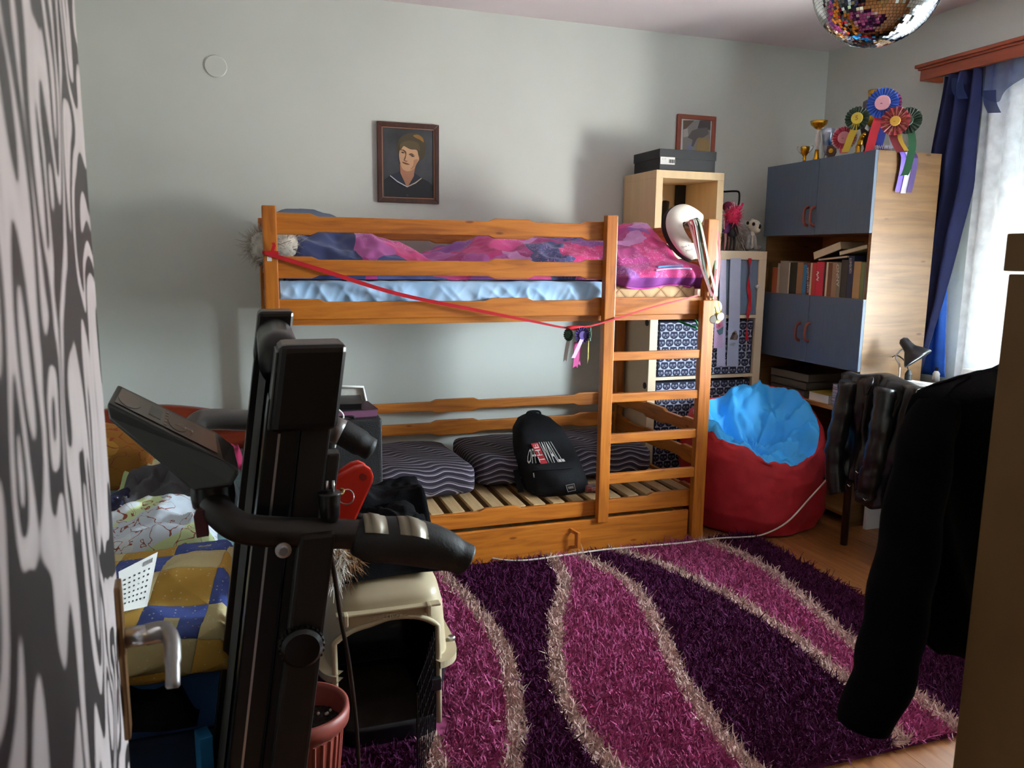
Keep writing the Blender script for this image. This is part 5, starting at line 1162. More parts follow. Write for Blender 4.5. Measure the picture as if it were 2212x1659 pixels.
MB().lathe([(.012, -.012), (.024, 0), (.026, .03), (.03, .05), (.05, .075), (.07, .105), (.072, .115), (.066, .113), (.045, .08), (.028, .052), (.022, .03)], h0, 28, Rl, cap=False).build('shade', mat('lamp_black', '#15161a', .3, vary=.1), lamp, smooth=True)
MB().lathe([(.064, 0), (.066, .002), (.0001, .003)], h0+ax*.106, 28, Rl).build('diffuser', M_white, lamp)
def flatthing(name, label, cat, px, py, w, d, h, m, rz=0., Xo=0.):
    c = at_z(px, py, DZ); mb = MB().obox((c.x+Xo, c.y, DZ+h/2+.0005), (w, d, h), rotz(rz)); return tag(mb.build(name, m, bevel=min(.002, h*.3)), label, cat)
flatthing('paper_stack', 'stack of white papers on the desk beside the lamp', 'papers', 1975, 830, .2, .26, .02, M_paper, .2, -.1)
flatthing('paper_sheet', 'loose white sheet lying on the desk near the plugs', 'paper', 2040, 840, .15, .21, .004, M_paper, -.5, -.08)
ps = thing('power_strip', 'white power strip with plugged black adapter on the desk', 'power strip', at_z(2000, 838, DZ)); c = at_z(2000, 838, DZ)-V(.1, 0, 0)
MB().obox(c+V(0, 0, .022), (.05, .2, .04), rotz(.2)).build('body', M_white, ps, bevel=.006)
MB().lathe([(.018, 0), (.018, .03), (.008, .05), (.0001, .052)], c+V(0, .02, .042), 16).build('plug', M_dark, ps)
MB().tube(arc([c+V(0, .02, .09), c+V(0, .06, .14), c+V(.02, .14, .15), c+V(.04, .2, .09), c+V(.05, .22, .01)], 6), .003, 6).build('cord', M_dark, ps, smooth=True)
c = at_z(2040, 822, DZ)-V(.06, 0, 0); bt = thing('small_bottle', 'small white bottle standing on the window side of the desk', 'bottle', c)
MB().lathe([(.018, .0005), (.019, .04), (.012, .052), (.008, .055)], c, 18).build('body', M_white, bt, smooth=True); MB().lathe([(.009, .055), (.009, .075), (.0001, .076)], c, 14).build('cap', M_dark, bt)
bx_ = flatthing('printed_box', 'white cardboard box with black lettering on the desk edge', 'box', 1992, 857, .1, .14, .045, M_paper, .0, -.08)
c = Vector(bx_['_o']); text('lettering', 'NEW', .032, M_prk, bx_, c+V(-.051, .055, .01), (0, -1, 0), (0, 0, 1))
# ------------------------------------------------------------------ chair with leather jacket
ch = thing('wooden_chair', 'dark wooden chair at the desk carrying the leather jacket', 'chair', (2.97, 2.85, 0)); M_dw = wood('dark_chair_wood', '#1c0f0a', '#2a1710', '#38201a', 'Z', .4, False)
CX0, CX1, CY0, CY1 = 2.775, 3.16, 2.62, 3.0
for x, y, h in ((CX0, CY0, .84), (CX0, CY1, .84)): MB().tube([(x, y, 0), (x, y, .45), (x-.02, y, h)], [.018, .02, .016], 10).build('leg', M_dw, ch, smooth=True)
for x, y in ((CX1, CY0), (CX1, CY1)): MB().tube([(x, y, 0), (x, y, .43)], [.016, .02], 10).build('leg', M_dw, ch, smooth=True)
MB().box((CX0-.01, CY0-.02, .43), (CX1+.03, CY1+.02, .46)).build('seat', M_dw, ch, bevel=.01, seg=3)
for z in (.55, .66, .78): MB().box((CX0-.025, CY0+.01, z), (CX0-.005, CY1-.01, z+.055)).build('back_slat', M_dw, ch, bevel=.004)
jk = thing('leather_jacket', 'shiny black leather jacket hung over the desk chair back', 'jacket', (CX0, 2.82, .3))
M_lea = mat('black_leather', '#0d0c0e', .36, vary=.4, scale=9, bump=.5, bscale=22, spec=.5)
def jack(u, v):
    # v: 0 outer hem .. .5 over the top .. 1 inner hem ; u along the chair back
    y = lerp(CY1+.045, CY0-.04, u); wr = fbm(u*5, v*4, 1)*.022+(ridge(u*7, v*3, 2)-.5)*.03
    top = .872-.01*math.sin(u*9)-.03*abs(u-.5)
    if v < .45: t = v/.45; z = lerp(.33+.05*math.sin(u*7), top-.02, t); x = CX0-.075-.03*(1-t)-wr
    elif v < .55: t = (v-.45)/.1; z = top+.012*math.sin(t*math.pi); x = lerp(CX0-.075, CX0+.03, t)-wr*.3
    else: t = (v-.55)/.45; z = lerp(top-.02, .5, t); x = CX0+.03+.02*t+wr*.3
    y += .03*nz(v*4, u*2, 6)
    return (x, y, z)
o = MB().grid(jack, 60, 70).build('body', M_lea, jk, smooth=True); o.modifiers.new('t', 'SOLIDIFY').thickness = .004
SLV = arc([(CX0-.10, 2.94, .84), (CX0-.125, 2.95, .65), (CX0-.135, 2.96, .48), (CX0-.13, 2.93, .30)], 8)
MB().tube([Vector(p)+V(nz(i*.7)*.01, nz(i*.9, 3)*.01, 0) for i, p in enumerate(SLV)], [.045+.003*math.sin(i*1.3) for i in range(len(SLV))], 16).build('sleeve', M_lea, jk, smooth=True)
SLV = arc([(CX0-.10, 2.72, .84), (CX0-.13, 2.70, .65), (CX0-.135, 2.72, .48), (CX0-.13, 2.75, .33)], 8)
MB().tube([Vector(p)+V(nz(i*.8, 2)*.012, nz(i*.9, 5)*.01, 0) for i, p in enumerate(SLV)], [.046+.003*math.sin(i*1.1) for i in range(len(SLV))], 16).build('sleeve', M_lea, jk, smooth=True)
MB().tube(arc([(CX0-.10, 2.80, .87), (CX0-.12, 2.78, .85), (CX0-.125, 2.80, .80)], 5), .012, 8, flat=(1, .4)).build('belt', M_lea, jk, smooth=True)
for px, py in ((1834, 1048), (1852, 1019), (1868, 1078)): c = at_x(px, py, CX0-.18); MB().tube([c+V(0, .01, 0), c+V(0, -.004, -.006), c+V(0, -.012, .002)], .002, 5).build('buckle', M_steel, jk)
cl_ = superell((2.93, 2.74, .36), (.06, .1, .085), .7, .6, disp=lambda p: fbm(p.x*12, p.y*12, p.z*12)*.02)
tag(cl_.build('cloth_bag', flat('grey_white_cloth', '#9a9494', .9), smooth=True), 'pale grey cloth bag hanging under the chair seat', 'bag')
# ------------------------------------------------------------------ mirror ball
mbc = Vector((1.985, 2.2, 2.298)); RB = .203
ball = thing('mirror_ball', 'silver mirror tile disco ball hanging from the ceiling', 'disco ball', (mbc.x, mbc.y, mbc.z-RB))
MB().ell(mbc, (RB-.004,)*3, 48, 24).build('core', flat('ball_core', '#4a4a4a', .6), ball, smooth=True)
mb = MB(); nr = 60
for i in range(nr):
    la = math.pi*(i+.5)/nr; n_ = max(4, int(2*math.pi*math.sin(la)/(math.pi/nr))); off = random.random()
    for j in range(n_):
        lo_ = 2*math.pi*(j+off)/n_; n = Vector((math.sin(la)*math.cos(lo_), math.sin(la)*math.sin(lo_), math.cos(la)))
        e1 = Vector((-math.sin(lo_), math.cos(lo_), 0)); e2 = n.cross(e1); h = RB*math.pi/nr*.46
        tl1, tl2 = random.gauss(0, .022), random.gauss(0, .022); p = mbc+n*RB
        e1t = e1+n*tl1; e2t = e2+n*tl2
        q = [p+e1t*h*a+e2t*h*b for a, b in ((-1, -1), (1, -1), (1, 1), (-1, 1))]; mb.add(q+[x-n*.003 for x in q], [(0, 1, 2, 3), (0, 4, 5, 1), (1, 5, 6, 2), (2, 6, 7, 3), (3, 7, 4, 0)])
mb.build('mirror_tiles', mat('mirror_glass', '#e2e4e4', .03, 1., vary=.03), ball, kind='stuff')
MB().lathe([(.03, 0), (.03, .02), (.012, .024), (.012, .035)], mbc+V(0, 0, RB-.006), 20).build('cap', M_steel, ball, smooth=True)
MB().tube([mbc+V(0, 0, RB+.02), V(mbc.x, mbc.y, CEIL)], .004, 8).build('cord', M_dark, ball)
# ------------------------------------------------------------------ folded treadmill
tm = thing('folding_treadmill', 'folded black treadmill with tilted console and padded handlebars', 'treadmill', (.0, 1.62, 0))
M_tb = mat('treadmill_black', '#08080a', .28, vary=.15, spec=.45); M_tbr = mat('treadmill_brown_steel', '#1d1817', .45, .2, vary=.08); M_tg = mat('treadmill_grey', '#6a6664', .35, .5, vary=.06); M_foam = mat('foam_grip', '#0f1013', .6, vary=.1, bump=.1, bscale=200)
LEAN = .14
def dk_(x, y, z): return (x+LEAN*(z-1.25), y, z)
def dbox(name, x0, x1, y0, y1, z0, z1, m, bevel=.004, seg=2, parent=None):
    mb = MB().box((x0, y0, z0), (x1, y1, z1)); mb.v = [dk_(*p) for p in mb.v]; return mb.build(name, m, parent or tm, bevel=bevel, seg=seg, smooth=False)
dbox('side_rail', .040, .098, 1.345, 1.415, .09, 1.16, M_tb); dbox('side_rail', .022, .082, 1.845, 1.915, .09, 1.19, M_tb)
dbox('frame_bar', .100, .150, 1.355, 1.405, .09, 1.13, M_tbr); dbox('frame_bar', .085, .125, 1.85, 1.9, .09, 1.13, M_tbr)
dbox('deck', .048, .078, 1.415, 1.845, .12, 1.185, M_tb)
mb = MB().grid(lambda u, v: dk_(.036, lerp(1.43, 1.83, u), lerp(.14, 1.19, v)), 2, 2); mb.build('belt', mat('belt_rubber', '#141416', .8, vary=.2), tm)
dbox('rear_cap', .046, .158, 1.325, 1.43, 1.105, 1.252, M_tb, .014, 3); dbox('rear_cap', .020, .098, 1.835, 1.93, 1.16, 1.272, M_tb, .012, 3)
mb = MB().tube([dk_(.062, 1.43, 1.205), dk_(.062, 1.835, 1.215)], .04, 24); mb.build('roller', M_tb, tm, smooth=True)
dbox('cap_badge', .0445, .0475, 1.35, 1.40, 1.15, 1.205, M_tg, .002); dbox('cap_side', .0435, .047, 1.33, 1.425, 1.11, 1.24, mat('cap_grey', '#3a3a3c', .4), .004)
for y in (1.343, 1.843): dbox('trim_line', .062 if y < 1.5 else .045, .066 if y < 1.5 else .049, y, y+.002, .1, 1.1, M_steel, 0); 
dbox('latch_block', .150, .172, 1.36, 1.40, .98, 1.055, M_tbr, .004)
# uprights and base
hz0 = .945
for y, x in ((1.285, .125), (1.945, .10)):
    mb = MB().box((x-.058, y-.022, .06), (x+.0, y+.022, hz0)); mb.v = [(p[0]+LEAN*(p[2]-.95), p[1], p[2]) for p in mb.v]; mb.build('upright', M_tbr, tm, bevel=.006)
    MB().box((-.32 if y < 1.5 else -.05, y-.03, .012), (.12, y+.03, .07)).build('base_tube', M_tbr, tm, bevel=.008)
    for xx in (-.30 if y < 1.5 else -.02, .10): MB().lathe([(.03, 0), (.03, .012)], (xx, y, 0), 16).build('foot', M_dark, tm)
MB().box((-.32, 1.31, .015), (-.26, 1.80, .07)).build('base_tube', M_tbr, tm, bevel=.006)
mh = superell((-.17, 1.57, .12), (.13, .2, .11), .5, .4); mh.build('motor_hood', M_tb, tm, smooth=True)
c = at_y(652, 1395, 1.262); kb = MB()
kb.lathe([(.030, 0), (.034, .006), (.034, .03), (.028, .036), (.0001, .037)], c+V(0, .02, 0), 48, Matrix.Rotation(math.radians(90), 3, 'X'))
o = kb.build('adjust_knob', M_tb, tm, smooth=False)
for i in range(24):
    a = 2*math.pi*i/24; MB().tube([c+V(.034*math.cos(a), .012, .034*math.sin(a)), c+V(.034*math.cos(a), -.008, .034*math.sin(a))], .0035, 5).build('knob_rib', M_tb, o)
c = at_y(612, 1188, 1.262); MB().lathe([(.013, 0), (.013, .003), (.009, .004), (.007, .009), (.0001, .009)], c, 16, Matrix.Rotation(math.radians(90), 3, 'X')).build('bolt', M_steel, tm)
# near handlebar
nb = arc([at_y(466, 1030, 1.378), at_y(462, 1078, 1.365), at_y(482, 1115, 1.325), at_y(530, 1142, 1.30), at_y(620, 1150, 1.30), at_y(700, 1152, 1.30), at_y(780, 1155, 1.30)], 7)
MB().tube(nb, .0255, 20).build('handlebar', M_tbr, tm, smooth=True)
gp = arc([at_y(762, 1160, 1.30), at_y(800, 1164, 1.298), at_y(870, 1168, 1.295), at_y(940, 1182, 1.29), at_y(990, 1202, 1.286), at_y(1008, 1212, 1.285)], 6); k_ = len(gp)
MB().tube(gp, [.0265+.013*math.sin(math.pi*min(1, i/(k_*.75)))**.8+.004*(i/k_) if i < k_-2 else (.026 if i == k_-2 else .012) for i in range(k_)], 22).build('grip', M_foam, tm, smooth=True)
for a, b in ((795, 840), (855, 898)):
    def padf(u, v, a=a, b=b): px = lerp(a, b, u); s = math.sin(math.pi*lerp(.15, .85, v)); t = (px-762)/(1008-762); ctr = gp[int(t*(k_-1))]; an = lerp(2.6, .9, v); r_ = .0455*(1-.10*abs(2*u-1)); return ctr+V(0, -math.cos(an)*-r_*.9, math.sin(an)*r_*1.02)+V(0, -.002, 0)
    MB().grid(padf, 8, 8).build('pulse_pad', mat('pulse_metal', '#8a8272', .4, .4, vary=.05), tm, smooth=True)
# far handlebar
fb = arc([at_y(395, 955, 1.93), at_y(425, 915, 1.95), at_y(455, 906, 1.96), at_y(530, 908, 1.97), at_y(640, 916, 1.975), at_y(718, 928, 1.97)], 7)
MB().tube(fb, .0255, 18).build('handlebar', M_tg, tm, smooth=True)
MB().tube(arc([at_y(700, 925, 1.97), at_y(735, 932, 1.965), at_y(770, 952, 1.96), at_y(806, 974, 1.955)], 5), [.03]*4+[.034]*8+[.03]*3+[.014], 18).build('grip', M_foam, tm, smooth=True)
MB().tube([at_y(716, 925, 1.95), at_y(738, 935, 1.945)], .033, 18).build('grip_collar', M_tg, tm, smooth=True)
# console
con = [at_y(231, 868, 1.50), at_y(235, 908, 1.50), at_y(417, 1062, 1.33), at_y(500, 1052, 1.30), at_y(521, 1016, 1.30), at_y(478, 992, 1.32)]
far = [at_y(253, 829, 1.74), at_y(258, 870, 1.74), at_y(420, 1010, 1.62), at_y(490, 1005, 1.60), at_y(507, 965, 1.60), at_y(470, 935, 1.61)]
mb = MB(); mb.add(con+far, [(0, 1, 2, 3, 4, 5), (11, 10, 9, 8, 7, 6), (0, 5, 11, 6), (5, 4, 10, 11), (4, 3, 9, 10), (3, 2, 8, 9), (2, 1, 7, 8), (1, 0, 6, 7)])
cn = mb.build('console', mat('console_black', '#0c0a0a', .4, vary=.1), tm, bevel=.008, seg=3)
A, B, Cc, D = con[0], con[5], far[5], far[0]; nrm = (B-A).cross(D-A).normalized(); nrm = nrm if nrm.z > 0 else -nrm
def onface(u, v, h=.0014): return A.lerp(B, u).lerp(D.lerp(Cc, u), v)+nrm*h
MB().grid(lambda u, v: onface(lerp(.06, .97, u), lerp(.12, .88, v)), 10, 4).build('control_panel', mat('panel_brown', '#5b4c40', .25, vary=.08, scale=6), cn)
def disc(u0, v0, ru, rv, h, name, m_): MB().add([onface(u0+ru*math.cos(a), v0+rv*math.sin(a), h) for a in [2*math.pi*i/24 for i in range(24)]], [tuple(range(24))]).build(name, m_, cn)
M_pd = mat('panel_tone', '#6e5d50', .25, vary=.05)
disc(.17, .5, .11, .33, .002, 'speaker_print', M_pd); disc(.62, .5, .09, .3, .002, 'speaker_print', M_pd)
MB().grid(lambda u, v: onface(lerp(.36, .47, u), lerp(.3, .72, v), .002), 1, 1).build('display', mat('lcd', '#3a322c', .15), cn)
for i in range(5): MB().grid(lambda u, v: onface(lerp(.505, .53, u), lerp(.2+.13*i, .26+.13*i, v), .002), 1, 1).build('button', mat('button_pale', '#877462', .4), cn)
t0 = onface(.60, .40, .0026); t1 = onface(.70, .40, .0026); xx = (t1-t0).normalized(); yy = (onface(.6, .7, .0026)-t0).normalized()
text('lettering', 'AM', .03, mat('panel_letter', '#a39284', .4), cn, t0, xx, yy)
MB().lathe([(.027, 0), (.034, .004), (.036, .02), (.034, .05), (.03, .075)], at_y(462, 1094, 1.378), 28, Matrix.Rotation(.08, 3, 'X'), cap=False).build('neck_collar', M_tb, tm, smooth=True)
st_ = [at_y(418, 1115, 1.335), at_y(424, 1100, 1.335), at_y(440, 1098, 1.335), at_y(447, 1108, 1.335), at_y(452, 1156, 1.335), at_y(425, 1161, 1.335)]
MB().prism([(p.x, p.z) for p in st_], lambda u, w, t: (u, t, w), 1.33, 1.342).build('safety_key', mat('dark_red_plastic', '#4a1220', .35), tm, bevel=.002)
# red lever, ring, plug, cord
Z3 = lambda x, y: (400+x/2.676, 640+y/2.676)
def outl(pts, Y): return [(p.x, p.z) for p in (at_y(*Z3(*q), Y) for q in pts)]
M_rp = mat('red_orange_plastic', '#d02a18', .35, vary=.04)
MB().prism(outl([(890, 1005), (960, 958), (1000, 950), (1040, 968), (1062, 1005), (1050, 1060), (960, 1200), (860, 1200)], 1.462), lambda u, w, t: (u, t, w), 1.455, 1.47).build('red_lever', M_rp, tm, bevel=.003)
MB().prism(outl([(800, 1110), (850, 1060), (900, 1030), (985, 985), (1035, 975), (1075, 1000), (1088, 1040), (1082, 1075), (980, 1300), (870, 1300), (850, 1150)], 1.43), lambda u, w, t: (u, t, w), 1.425, 1.445).build('red_lever', M_rp, tm, bevel=.004)
c = at_y(*Z3(1028, 1045), 1.424); MB().lathe([(.007, 0), (.007, .002), (.0001, .0021)], c, 16, Matrix.Rotation(math.radians(90), 3, 'X')).build('lever_hole', mat('lever_dark', '#8f1c12', .5), tm)
rc_ = at_y(*Z3(930, 1160), 1.41); rg = [rc_+V(.014*math.cos(a), .003*math.sin(2*a), .014*math.sin(a)) for a in [2*math.pi*i/24 for i in range(24)]]
MB().tube(rg, .0012, 6, closed=True).build('split_ring', M_steel, tm, smooth=True)
MB().tube(arc([at_y(*Z3(870, 1142), 1.40), at_y(*Z3(905, 1142), 1.405), at_y(*Z3(915, 1118), 1.41), at_y(*Z3(895, 1115), 1.41)], 4), .0025, 6).build('snap_hook', mat('brass', '#8f7a4a', .35, .8), tm, smooth=True)
pc = at_y(*Z3(835, 1200), 1.30); MB().lathe([(.012, -.03), (.0165, -.02), (.0175, .0), (.019, .018), (.019, .02), (.0001, .021)], pc, 20).build('power_plug', M_tb, tm, smooth=True)
for dx in (-.004, .006): MB().tube([pc+V(dx, 0, .02), pc+V(dx+.001, 0, .04)], .0024, 8).build('plug_pin', M_steel, tm, smooth=True)
cdp = arc([at_y(708, 1172, 1.34), at_y(722, 1240, 1.36), at_y(735, 1330, 1.40), at_y(752, 1420, 1.42), at_y(765, 1520, 1.44), at_y(772, 1600, 1.45), at_y(775, 1680, 1.46), at_y(770, 1800, 1.5), V(.23, 1.5, .02)], 6)
MB().tube(cdp, .0042, 8).build('power_cord', M_tb, tm, smooth=True)

# ------------------------------------------------------------------ pet carrier
pcx, pcy = .345, 2.29
pcr = thing('pet_carrier', 'beige and black plastic pet carrier with open wire door', 'pet carrier', (pcx, pcy, 0))
M_cream = mat('cream_plastic', '#b3a588', .4, vary=.04); M_pcd = mat('carrier_dark', '#14151c', .45, vary=.1)
def ring(hx, hy, z, n=72, e=.36, dx=0., dy=0.):
    out = []
    for j in range(n):
        a = 2*math.pi*j/n+math.pi/n; c, s = math.cos(a), math.sin(a)
        out.append((pcx+dx+hx*math.copysign(abs(c)**e, c), pcy+dy+hy*math.copysign(abs(s)**e, s), z))
    return out
def in_arch(x, z):
    u = (x-(pcx-.012))/.142
    if abs(u) > 1: return False
    return .075 < z < .40*(1-.10*abs(u)**3.2)-.012*(1 if u < -.2 else 0)
def loft(rows, hole=True):
    n = len(rows[0]); mb = MB(); vs = [p for r in rows for p in r]; fs = []
    for i in range(len(rows)-1):
        for j in range(n):
            f = (i*n+j, i*n+(j+1) % n, (i+1)*n+(j+1) % n, (i+1)*n+j); cxm = sum(vs[k][0] for k in f)/4; cym = sum(vs[k][1] for k in f)/4; czm = sum(vs[k][2] for k in f)/4
            if hole and cym < pcy-.2 and in_arch(cxm, czm): continue
            fs.append(f)
    mb.add(vs, fs); return mb
low = [ring(.135, .22, .004)]+[ring(lerp(.15, .182, t), lerp(.235, .262, t), lerp(.01, .252, t)) for t in [i/14 for i in range(15)]]
o = loft(low).build('lower_shell', M_pcd, pcr, smooth=True); o.modifiers.new('t', 'SOLIDIFY').thickness = .004
MB().add(ring(.15, .235, .022), [tuple(range(72))]).build('floor_pan', M_pcd, pcr)
MB().add(ring(.12, .19, .026), [tuple(range(72))]).build('fleece_pad', flat('grey_fleece', '#4a4442', .95, vary=.3), pcr)
up = [ring(.182, .262, .258)]+[ring(interp(z, [.258, .40, .455, .49, .508], [.178, .168, .155, .125, .09]), interp(z, [.258, .40, .455, .49, .508], [.258, .248, .235, .2, .16]), z) for z in [.262+.0107*i for i in range(24)]]+[ring(.06, .12, .512), ring(.01, .02, .513)]
o = loft(up).build('upper_shell', M_cream, pcr, smooth=True); o.modifiers.new('t', 'SOLIDIFY').thickness = .004
# flange in four sides with latches
fo, fi = ring(.205, .285, .245), ring(.176, .256, .245); n = 72; mb = MB()
up_o = [(x, y, z+.02) for x, y, z in fo]; up_i = [(x, y, z+.02) for x, y, z in fi]; vs = fo+fi+up_o+up_i; fs = []
for j in range(n):
    k = (j+1) % n
    xm2 = (fo[j][0]+fo[k][0])/2; ym2 = (fo[j][1]+fo[k][1])/2
    if ym2 < pcy-.2 and abs(xm2-(pcx-.012)) < .142: continue
    fs += [(j, k, n+k, n+j), (2*n+j, 3*n+j, 3*n+k, 2*n+k), (j, 2*n+j, 2*n+k, k)]
mb.add(vs, fs).build('flange', M_cream, pcr)
pts = []
for i in range(41):
    u = lerp(-1, 1, i/40); x = pcx-.012+u*.145; z = .402*(1-.10*abs(u)**3.2)-.012*(1-sstep(-.4, .1, u)); pts.append((x, z))
pts = [(pcx-.157, .07)]+[(pcx-.157, lerp(.07, pts[0][1], t)) for t in (.4, .8)]+pts+[(pcx+.133, lerp(pts[-1][1], .07, t)) for t in (.2, .6, 1)]
MB().tube([(x, pcy-.262+.02*max(0, z-.25)/.2+.002, z) for x, z in pts], .008, 8, flat=(1, 1)).build('door_rim', M_cream, pcr, smooth=True)
MB().box((pcx-.15, pcy-.2605, .425), (pcx+.14, pcy-.232, .432)).build('name_ledge', M_cream, pcr, bevel=.003)
for x in (pcx-.125, pcx+.105): MB().box((x-.006, pcy-.27, .402), (x+.006, pcy-.24, .435)).build('rib', M_cream, pcr, bevel=.003)
text('lettering', 'GULLIVER 4', .02, mat('cream_emboss', '#a39679', .45), pcr, (pcx-.055, pcy-.2625, .408), (1, 0, 0), (0, .08, 1))
for x, y in ((pcx+.195, pcy-.16), (pcx+.195, pcy+.1), (pcx-.195, pcy-.1)): MB().lathe([(.012, 0), (.012, .008), (.009, .012), (.0001, .012)], (x, y, .265), 14).build('screw', M_steel, pcr); MB().box((x-.014, y-.025, .225), (x+.014, y+.025, .245)).build('latch', M_pcd, pcr, bevel=.004)
MB().tube(arc([(pcx, pcy-.1, .51), (pcx, pcy-.08, .535), (pcx, pcy+.08, .535), (pcx, pcy+.1, .51)], 5), .012, 10).build('carry_handle', M_cream, pcr, smooth=True)
# open wire door hinged at the right of the arch
wd = MB(); hx0, hy0 = pcx+.120, pcy-.268; dirx = Vector((-.40, -.92, 0)).normalized(); W_, z0_, z1_ = .25, .05, .365
for i in range(11): p = Vector((hx0, hy0, 0))+dirx*(W_*i/10); wd.tube([p+V(0, 0, z0_), p+V(0, 0, z1_-.05*(i/10)**2)], .0016 if 0 < i < 10 else .0026, 5)
for j in range(8): z = lerp(z0_, z1_-.03, j/7); wd.tube([Vector((hx0, hy0, z)), Vector((hx0, hy0, z))+dirx*W_], .0014, 5)
wd.build('wire_door', mat('black_wire', '#1c1c1e', .3, .8), pcr, kind='stuff')
MB().box((hx0-.02, hy0-.03, .19), (hx0+.012, hy0-.012, .225)).build('door_latch', M_pcd, pcr, bevel=.003)
# plush with wig-like fur and black clothes on top
pz = .514; fc_ = at_y(728, 1212, 2.10)
ft = thing('furry_toy', 'white and brown long-haired furry toy lying on the pet carrier', 'plush toy', (fc_.x, 2.12, pz))
FRr = (.058, .05, .055); cF = np.array((fc_.x, 2.12, pz+.052)); MB().ell(cF, FRr, 18, 12).build('body', flat('tan_fur', '#8a6a48', .95), ft, smooth=True)
d = np.random.normal(size=(1800, 3)); d /= np.linalg.norm(d, axis=1)[:, None]; side = d[:, 0] < .35
M_fw, M_fb = flat('white_fur', '#d8d2c8', .9), flat('brown_fur', '#7d5a38', .9)
mb = MB(); tufts(mb, d*np.array(FRr)*.95+cF, d*.45+np.array((-.1, -.25, -.6)), .042, .0034, .25, [0 if s else 1 for s in side]); mb.build('fur', [M_fw, M_fb], ft, kind='stuff')
def heap(name, label, cat, x0, x1, y0, y1, zb, h, m, seed, n=46, amp=.03, groups=None, fold=1.0, edge=.12):
    def fn(u, v):
        x, y = lerp(x0, x1, u), lerp(y0, y1, v); e = sstep(0, edge, u)*sstep(0, edge, 1-u)*sstep(0, edge, v)*sstep(0, edge, 1-v)
        z = zb+(h+fbm(x*6+seed, y*6, seed)*amp+(ridge(x*9*fold+seed, y*7*fold, seed)-.5)*amp*1.1)*e
        w = nz(x*5, y*5, seed+4)*.03
        return (x+w*(1-e*.5), y+w, max(zb+.002, z))
    o = MB().grid(fn, n, n).build(name, m, smooth=True); return tag(o, label, cat)
heap('black_garment', 'crumpled black trousers lying on the pet carrier behind the grip', 'clothes', .22, .52, 2.08, 2.46, pz-.01, .11, M_black, 3.3)
heap('black_garment', 'black folded top over the rear of the pet carrier against the bunk', 'clothes', .18, .56, 2.40, 2.56, pz-.02, .15, M_black, 8.1)
# flower pot
pt_c = at_z(652, 1540, .30); pot = thing('flower_pot', 'terracotta coloured plastic flower pot filled with soil', 'flower pot', (pt_c.x, pt_c.y, 0)); M_pot = mat('terracotta_plastic', '#8a4238', .5, vary=.06)
pr = .112
MB().lathe([(.07, .012), (.095, .27), (.097, .278), (.112, .28), (.114, .30), (.112, .318), (.104, .32), (.099, .31), (.096, .28), (.09, .262)], (pt_c.x, pt_c.y, 0), 56, cap=False).build('pot', M_pot, pot, smooth=True)
for i in range(28):
    a = 2*math.pi*i/28
    if math.sin(a) < .5: MB().tube([(pt_c.x+.074*math.cos(a), pt_c.y+.074*math.sin(a), .03), (pt_c.x+.095*math.cos(a), pt_c.y+.095*math.sin(a), .262)], .0042, 5).build('rib', M_pot, pot)
MB().grid(lambda u, v: (pt_c.x+.097*v*math.cos(2*math.pi*u), pt_c.y+.097*v*math.sin(2*math.pi*u), .268+.008*fbm(math.cos(2*math.pi*u)*v*4, math.sin(2*math.pi*u)*v*4)), 48, 12, wrap=True).build('soil', mat('potting_soil', '#1a120e', .95, vary=.6, scale=60, bump=.8, bscale=90), pot)
mb = MB()
for i in range(9): a, r_ = random.random()*6.28, .08*random.random()**.5; mb.ell((pt_c.x+r_*math.cos(a), pt_c.y+r_*math.sin(a), .276), (.004,)*3, 6, 5)
mb.build('perlite', flat('perlite', '#b8b0a0', .8), pot, kind='stuff')
MB().lathe([(.09, 0), (.11, .012), (.115, .028), (.111, .028), (.1, .013)], (pt_c.x, pt_c.y, 0), 40).build('saucer', M_pot, pot, smooth=True)

# ------------------------------------------------------------------ black speaker cabinet between the beds, with things on it
ns = thing('speaker_cabinet', 'black boxy speaker cabinet standing between the two beds', 'speaker', (.33, 3.06, 0)); NZ = .785
nx0, nx1, ny0, ny1 = .17, .47, 2.92, 3.2
MB().box((nx0, ny0, 0), (nx1, ny1, NZ)).build('cabinet', mat('speaker_black', '#141418', .55, vary=.2, bump=.3, bscale=200), ns, bevel=.012, seg=3)
MB().box((nx0+.02, ny0-.004, .03), (nx1-.02, ny0, NZ-.08)).build('grille', mat('grille_black', '#0c0c0e', .8, bump=.5, bscale=400), ns)
MB().tube(arc([(.30, ny0+.03, NZ), (.31, ny0+.03, NZ+.008), (.36, ny0+.03, NZ+.008), (.37, ny0+.03, NZ)], 4), .004, 8).build('handle', M_dark, ns)
slabthing('hardback', 'dark book with purple edge at the bottom on the speaker cabinet', 'book', .26, .455, 2.95, 3.13, NZ+.0006, NZ+.03, flat('plum_cover', '#3a2030', .5), flat('purple_edge', '#6a3a58', .7), .08)
slabthing('hardback', 'flat dark grey book lying on top of the purple-edged one', 'book', .24, .41, 2.96, 3.15, NZ+.0306, NZ+.055, flat('charcoal_cover', '#26262a', .4), M_dark, -.1)
tr = thing('white_tray', 'white plastic tray with speckles propped behind the books', 'tray', (.3, 3.17, NZ)); ty = 3.16
tq = [at_y(733, 868, ty), at_y(792, 866, ty), at_y(784, 836, ty), at_y(733, 833, ty)]; zlow = NZ+.001
MB().prism([(tq[0].x-.06, zlow), (tq[1].x, zlow), (tq[2].x, tq[2].z), (tq[3].x-.06, tq[3].z)], lambda u, w, t: (u, t, w), ty, ty+.012).build('panel', mat('speckled_white', '#bdbbb4', .5, vary=.12, scale=60), tr, bevel=.003)
MB().tube([(tq[1].x, ty-.006, zlow+.006), (tq[2].x, ty-.006, tq[2].z), (tq[3].x-.06, ty-.006, tq[3].z)], .006, 8).build('rim', M_white, tr, smooth=True)
